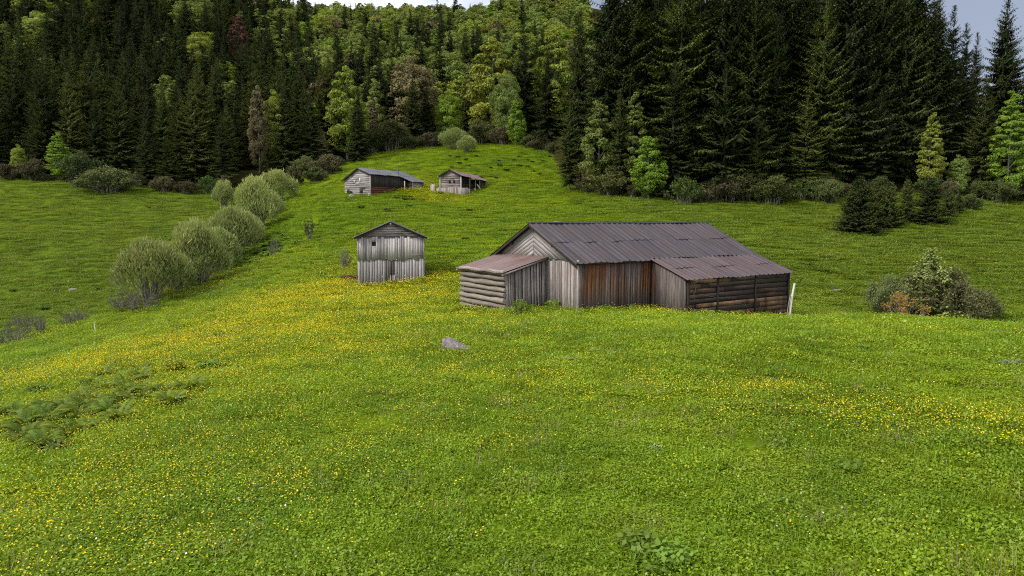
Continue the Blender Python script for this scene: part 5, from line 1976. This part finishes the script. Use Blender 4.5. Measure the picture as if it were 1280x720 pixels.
def inside_building(x, y):
    m = np.zeros(len(x), bool)
    for nm, rects in (('log_barn', [(.2, 15.1, 0.0, 8.3), (5.7, 15.1, -2.6, .2), (-2.7, .3, 2.85, 7.6)]), ('wooden_hut', [(-2.55, 2.55, -.05, 6.1)]),
                      ('farm_cabin', [(0, 12.4, -.1, 6.2), (8, 12.4, -1.2, 0)]), ('hay_barn', [(0, 11, 0, 4.2)])):
        lx, ly = local(x, y, bpy.data.objects[nm])
        for a, b, c, d in rects:
            m |= (lx > a) & (lx < b) & (ly > c) & (ly < d)
    return m


def field_points(N, rho0, d0, p, ymin=3.5, ymax=205):
    out = []
    tot = 0
    y_edges = np.geomspace(ymin, ymax, 60)
    for a, b in zip(y_edges[:-1], y_edges[1:]):
        m = (a + b) / 2
        w = 1.75 * m + 12
        rho = rho0 * min(1.0, (d0 / m) ** p)
        n = int(rho * w * (b - a))
        out.append(np.stack([(rng.random(n) - .5) * w, a + (b - a) * rng.random(n)], 1))
    q = np.concatenate(out)
    q = q[(q[:, 1] < forest_edge(q[:, 0], q[:, 1]) + 2)]
    return q[~inside_building(q[:, 0], q[:, 1])]


def build_grass():
    kinds = [clump(600 + i, 210, .42, .16, .014, 1.0).mesh('grass_clump', [M['grass']]) for i in range(3)]
    kinds += [clump(610 + i, 250, .42, .16, .034, mk='herb', round_leaf=True).mesh('herb_clump', [M['herb']]) for i in range(3)]
    kinds += [clump(620, 60, .3, .30, .010, .5).mesh('tall_grass', [M['grass']])]
    kinds += [clump(630, 26, .35, .36, .008, .35).mesh('seed_stalks', [M['straw']])]
    kinds += [clump(640, 26, .2, .22, .06, mk='herb', round_leaf=True).mesh('dock_leaves', [M['herb']])]
    q = field_points(0, 12.0, 14.0, 1.05)
    d = np.hypot(q[:, 0], q[:, 1])
    z = h(q[:, 0], q[:, 1])
    n = len(q)
    herbp = np.clip(.66 + .6 * fbm(q[:, 0], q[:, 1], 5, 55, 2), .2, .95)
    r = rng.random(n)
    idx = np.where(r < herbp * .9, rng.integers(3, 6, n), rng.integers(0, 3, n))
    idx = np.where(rng.random(n) < .05, 6, idx)
    q7 = np.clip(.008 + .06 * fbm(q[:, 0], q[:, 1], 9, 58, 2), 0, 1)
    idx = np.where(rng.random(n) < q7, 7, idx)
    idx = np.where(rng.random(n) < .012, 8, idx)
    s = (.85 + .4 * rng.random(n)) * np.clip(d / 16, 1, 4.5) ** .62
    hh = (.8 + .5 * rng.random(n)) * (1 + .8 * fbm(q[:, 0], q[:, 1], 2.2, 66, 3)) * np.clip(d / 16, 1, 4) ** .3
    # grazed short on the far meadows
    hh *= np.where(d > 60, .8, 1.0)
    scl = np.stack([s, s, hh], 1)
    rot = np.stack([rng.normal(size=n) * .06, rng.normal(size=n) * .06, rng.random(n) * 6.28], 1)
    print('grass clumps', n)
    o = scatter('meadow_grass', np.stack([q[:, 0], q[:, 1], z], 1), rot, scl, idx.astype(int), kinds)
    tag(o, 'lush yellow-green meadow grass and low herbs covering the slopes', 'grass')


build_grass()


def build_flowers():
    kinds = [flowers(700 + i, 12, .5, .20, .028, 'petal') for i in range(3)] + [flowers(705, 4, .5, .2, .028, 'petal_white')]
    q = field_points(0, 22.0, 13.0, .72, ymax=140)
    px, py = to_px(q[:, 0], q[:, 1], h(q[:, 0], q[:, 1]))
    x, y = q[:, 0], q[:, 1]
    # patches are places on the ground, listed by where the photo shows them
    den = .025 + .55 * np.clip((fbm(x, y, 8, 91, 3) - .02) * 2.0, 0, 1) * np.clip(.25 + 1.4 * fbm(x, y, 1.8, 95, 2), 0, 1) + .12 * np.clip(fbm(x, y, 1.2, 97, 2) * 1.6, 0, 1)
    for (ppx, ppy, rx, ry, a) in [(500, 358, 4, 1.6, 3.0), (450, 361, 3.5, 2, 2.2), (540, 362, 3, 2, 2.0), (420, 386, 5, 3.5, .9), (360, 385, 6, 5, .6), (330, 420, 6, 5, .55), (480, 372, 6, 2.5, .8), (400, 440, 6, 5, .45), (520, 410, 6, 5, .4),
                                  (150, 452, 5, 4, .6), (60, 465, 4, 4, .5), (240, 430, 5, 4, .5), (300, 470, 5, 5, .35), (10, 540, 3, 3, .4),
                                  (1150, 528, 1.6, .5, 1.3), (1200, 535, 1.2, .5, 1.0), (1090, 520, 1.8, .6, .8), (980, 492, 2.2, .8, .8), (930, 500, 1.5, .8, .5), (780, 492, 2, 1.2, .4), (660, 480, 3, 1.5, .4), (620, 460, 3, 1.5, .4),
                                  (960, 396, 3, 1.0, .7), (860, 392, 4, 1.0, .8), (800, 393, 3, 1.0, .5), (1250, 545, 1.2, .8, .7),
                                  (240, 600, 3, 2, .3), (60, 640, 2, 2, .3), (450, 560, 3, 2, .25), (100, 600, 3, 2, .3),
                                  (505, 233, 5, 4, 3), (530, 236, 5, 3, 2.5), (550, 248, 4, 2.5, 3), (475, 365, 8, 4, .5), (380, 360, 8, 7, .45)]:
        cx_, cy_, _ = hit(ppx, ppy)
        den = den + 1.15 * a * np.exp(-(((x - cx_) / rx) ** 2 + ((y - cy_) / (ry * 1.6)) ** 2))
    # poor in flowers: bottom right of the slope and the grazed far meadows
    den *= np.where((x > -1.5 + .08 * y) & (y < 13.5), .55, 1.0)
    behind = (y > 62) & ~((np.abs(x + 18) < 14) & (y > 95)) & ~((x > -40) & (x < -12) & (y < 85))
    den *= np.where(behind, .10, 1.0)
    den *= np.where((y > 40) & (x > 8), .06, 1.0)
    den *= np.where((y > 45) & (x > -4), .3, 1.0)
    keep = rng.random(len(q)) < den * .62
    q, y = q[keep], y[keep]
    n = len(q)
    d = np.hypot(q[:, 0], q[:, 1])
    z = h(q[:, 0], q[:, 1])
    idx = np.where(rng.random(n) < .03, 3, rng.integers(0, 3, n))
    s = (.85 + .3 * rng.random(n)) * np.clip(d / 22, 1, 3.6) ** .75
    rot = np.stack([0 * d, 0 * d, rng.random(n) * 6.28], 1)
    print('flower tufts', n)
    o = scatter('buttercups', np.stack([q[:, 0], q[:, 1], z], 1), rot, np.stack([s, s, (.85 + .5 * rng.random(n)) * np.clip(d / 15, 1, 4) ** .45], 1), idx.astype(int), kinds)
    tag(o, 'countless small yellow buttercups scattered through the grass', 'flowers')


build_flowers()

# ------------------------------------------------------------------ light, sky, camera
SUN_EL, SUN_AZ = R(44), R(-118)     # azimuth from +Y towards +X: from the left, behind the camera
w = bpy.data.worlds.new('World')
scene.world = w
w.use_nodes = True
nt = w.node_tree
nt.nodes.clear()
sky = nt.nodes.new('ShaderNodeTexSky')
sky.sky_type = 'NISHITA'
sky.sun_disc = False
sky.sun_elevation = SUN_EL
sky.sun_rotation = SUN_AZ
tc = nt.nodes.new('ShaderNodeTexCoord')
mp = nt.nodes.new('ShaderNodeMapping')
mp.inputs['Scale'].default_value = (1.6, 1.6, 4.5)
nz = nt.nodes.new('ShaderNodeTexNoise')
nz.inputs['Scale'].default_value = 1.7
nz.inputs['Detail'].default_value = 7
nz.inputs['Roughness'].default_value = .58
cr = nt.nodes.new('ShaderNodeMapRange')
cr.inputs[1].default_value = .36
cr.inputs[2].default_value = .66
cm = nt.nodes.new('ShaderNodeMix')
cm.data_type = 'RGBA'
cm.inputs[6].default_value = (1.15, 1.28, 1.62, 1)      # grey undersides
cm.inputs[7].default_value = (7.2, 7.4, 7.8, 1)     # bright cloud
mx = nt.nodes.new('ShaderNodeMix')
mx.data_type = 'RGBA'
mx.inputs[0].default_value = .92
bg = nt.nodes.new('ShaderNodeBackground')
bg.inputs[1].default_value = .12
wo = nt.nodes.new('ShaderNodeOutputWorld')
lk = nt.links.new
vm = nt.nodes.new('ShaderNodeVectorMath')
vm.operation = 'DOT_PRODUCT'
vm.inputs[1].default_value = Vector((.62, .72, .30)).normalized()
bank = nt.nodes.new('ShaderNodeMapRange')
bank.inputs[1].default_value = .80
bank.inputs[2].default_value = .97
bank.inputs[3].default_value = 0.0
bank.inputs[4].default_value = .55
sub = nt.nodes.new('ShaderNodeMath')
sub.operation = 'SUBTRACT'
lk = nt.links.new
lk(tc.outputs['Generated'], vm.inputs[0])
lk(vm.outputs['Value'], bank.inputs[0])
lk(tc.outputs['Generated'], mp.inputs[0])
lk(mp.outputs[0], nz.inputs['Vector'])
lk(nz.outputs[0], sub.inputs[0])
lk(bank.outputs[0], sub.inputs[1])
lk(sub.outputs[0], cr.inputs[0])
lk(cr.outputs[0], cm.inputs[0])
lk(sky.outputs[0], mx.inputs[6])
lk(cm.outputs[2], mx.inputs[7])
lk(mx.outputs[2], bg.inputs[0])
lk(bg.outputs[0], wo.inputs[0])

sl = bpy.data.lights.new('sun', 'SUN')
sl.energy = 1.5
sl.angle = R(10)
sl.color = (1.0, .95, .86)
so = bpy.data.objects.new('sun', sl)
COL.objects.link(so)
sd = Vector((math.sin(SUN_AZ) * math.cos(SUN_EL), math.cos(SUN_AZ) * math.cos(SUN_EL), math.sin(SUN_EL)))
so.rotation_euler = (-sd).to_track_quat('-Z', 'Y').to_euler()

cam = bpy.data.cameras.new('camera')
cam.sensor_width = 36
cam.lens = 36 * F / 1280
cam.clip_start = .1
cam.clip_end = 3000
co = bpy.data.objects.new('camera', cam)
COL.objects.link(co)
co.location = (0, 0, ZC)
co.rotation_euler = (R(90) - PITCH, 0, 0)
scene.camera = co

scene.render.resolution_x, scene.render.resolution_y = 1024, 576
vs = scene.view_settings
vs.view_transform = 'Standard'
vs.look = 'None'
vs.gamma = 1
vs.use_curve_mapping = False
vs.exposure = 1.32
c = scene.cycles
c.max_bounces = 5
c.diffuse_bounces = 3
c.glossy_bounces = 2
c.transmission_bounces = 3
c.use_denoising = False
c.filter_width = 1.1
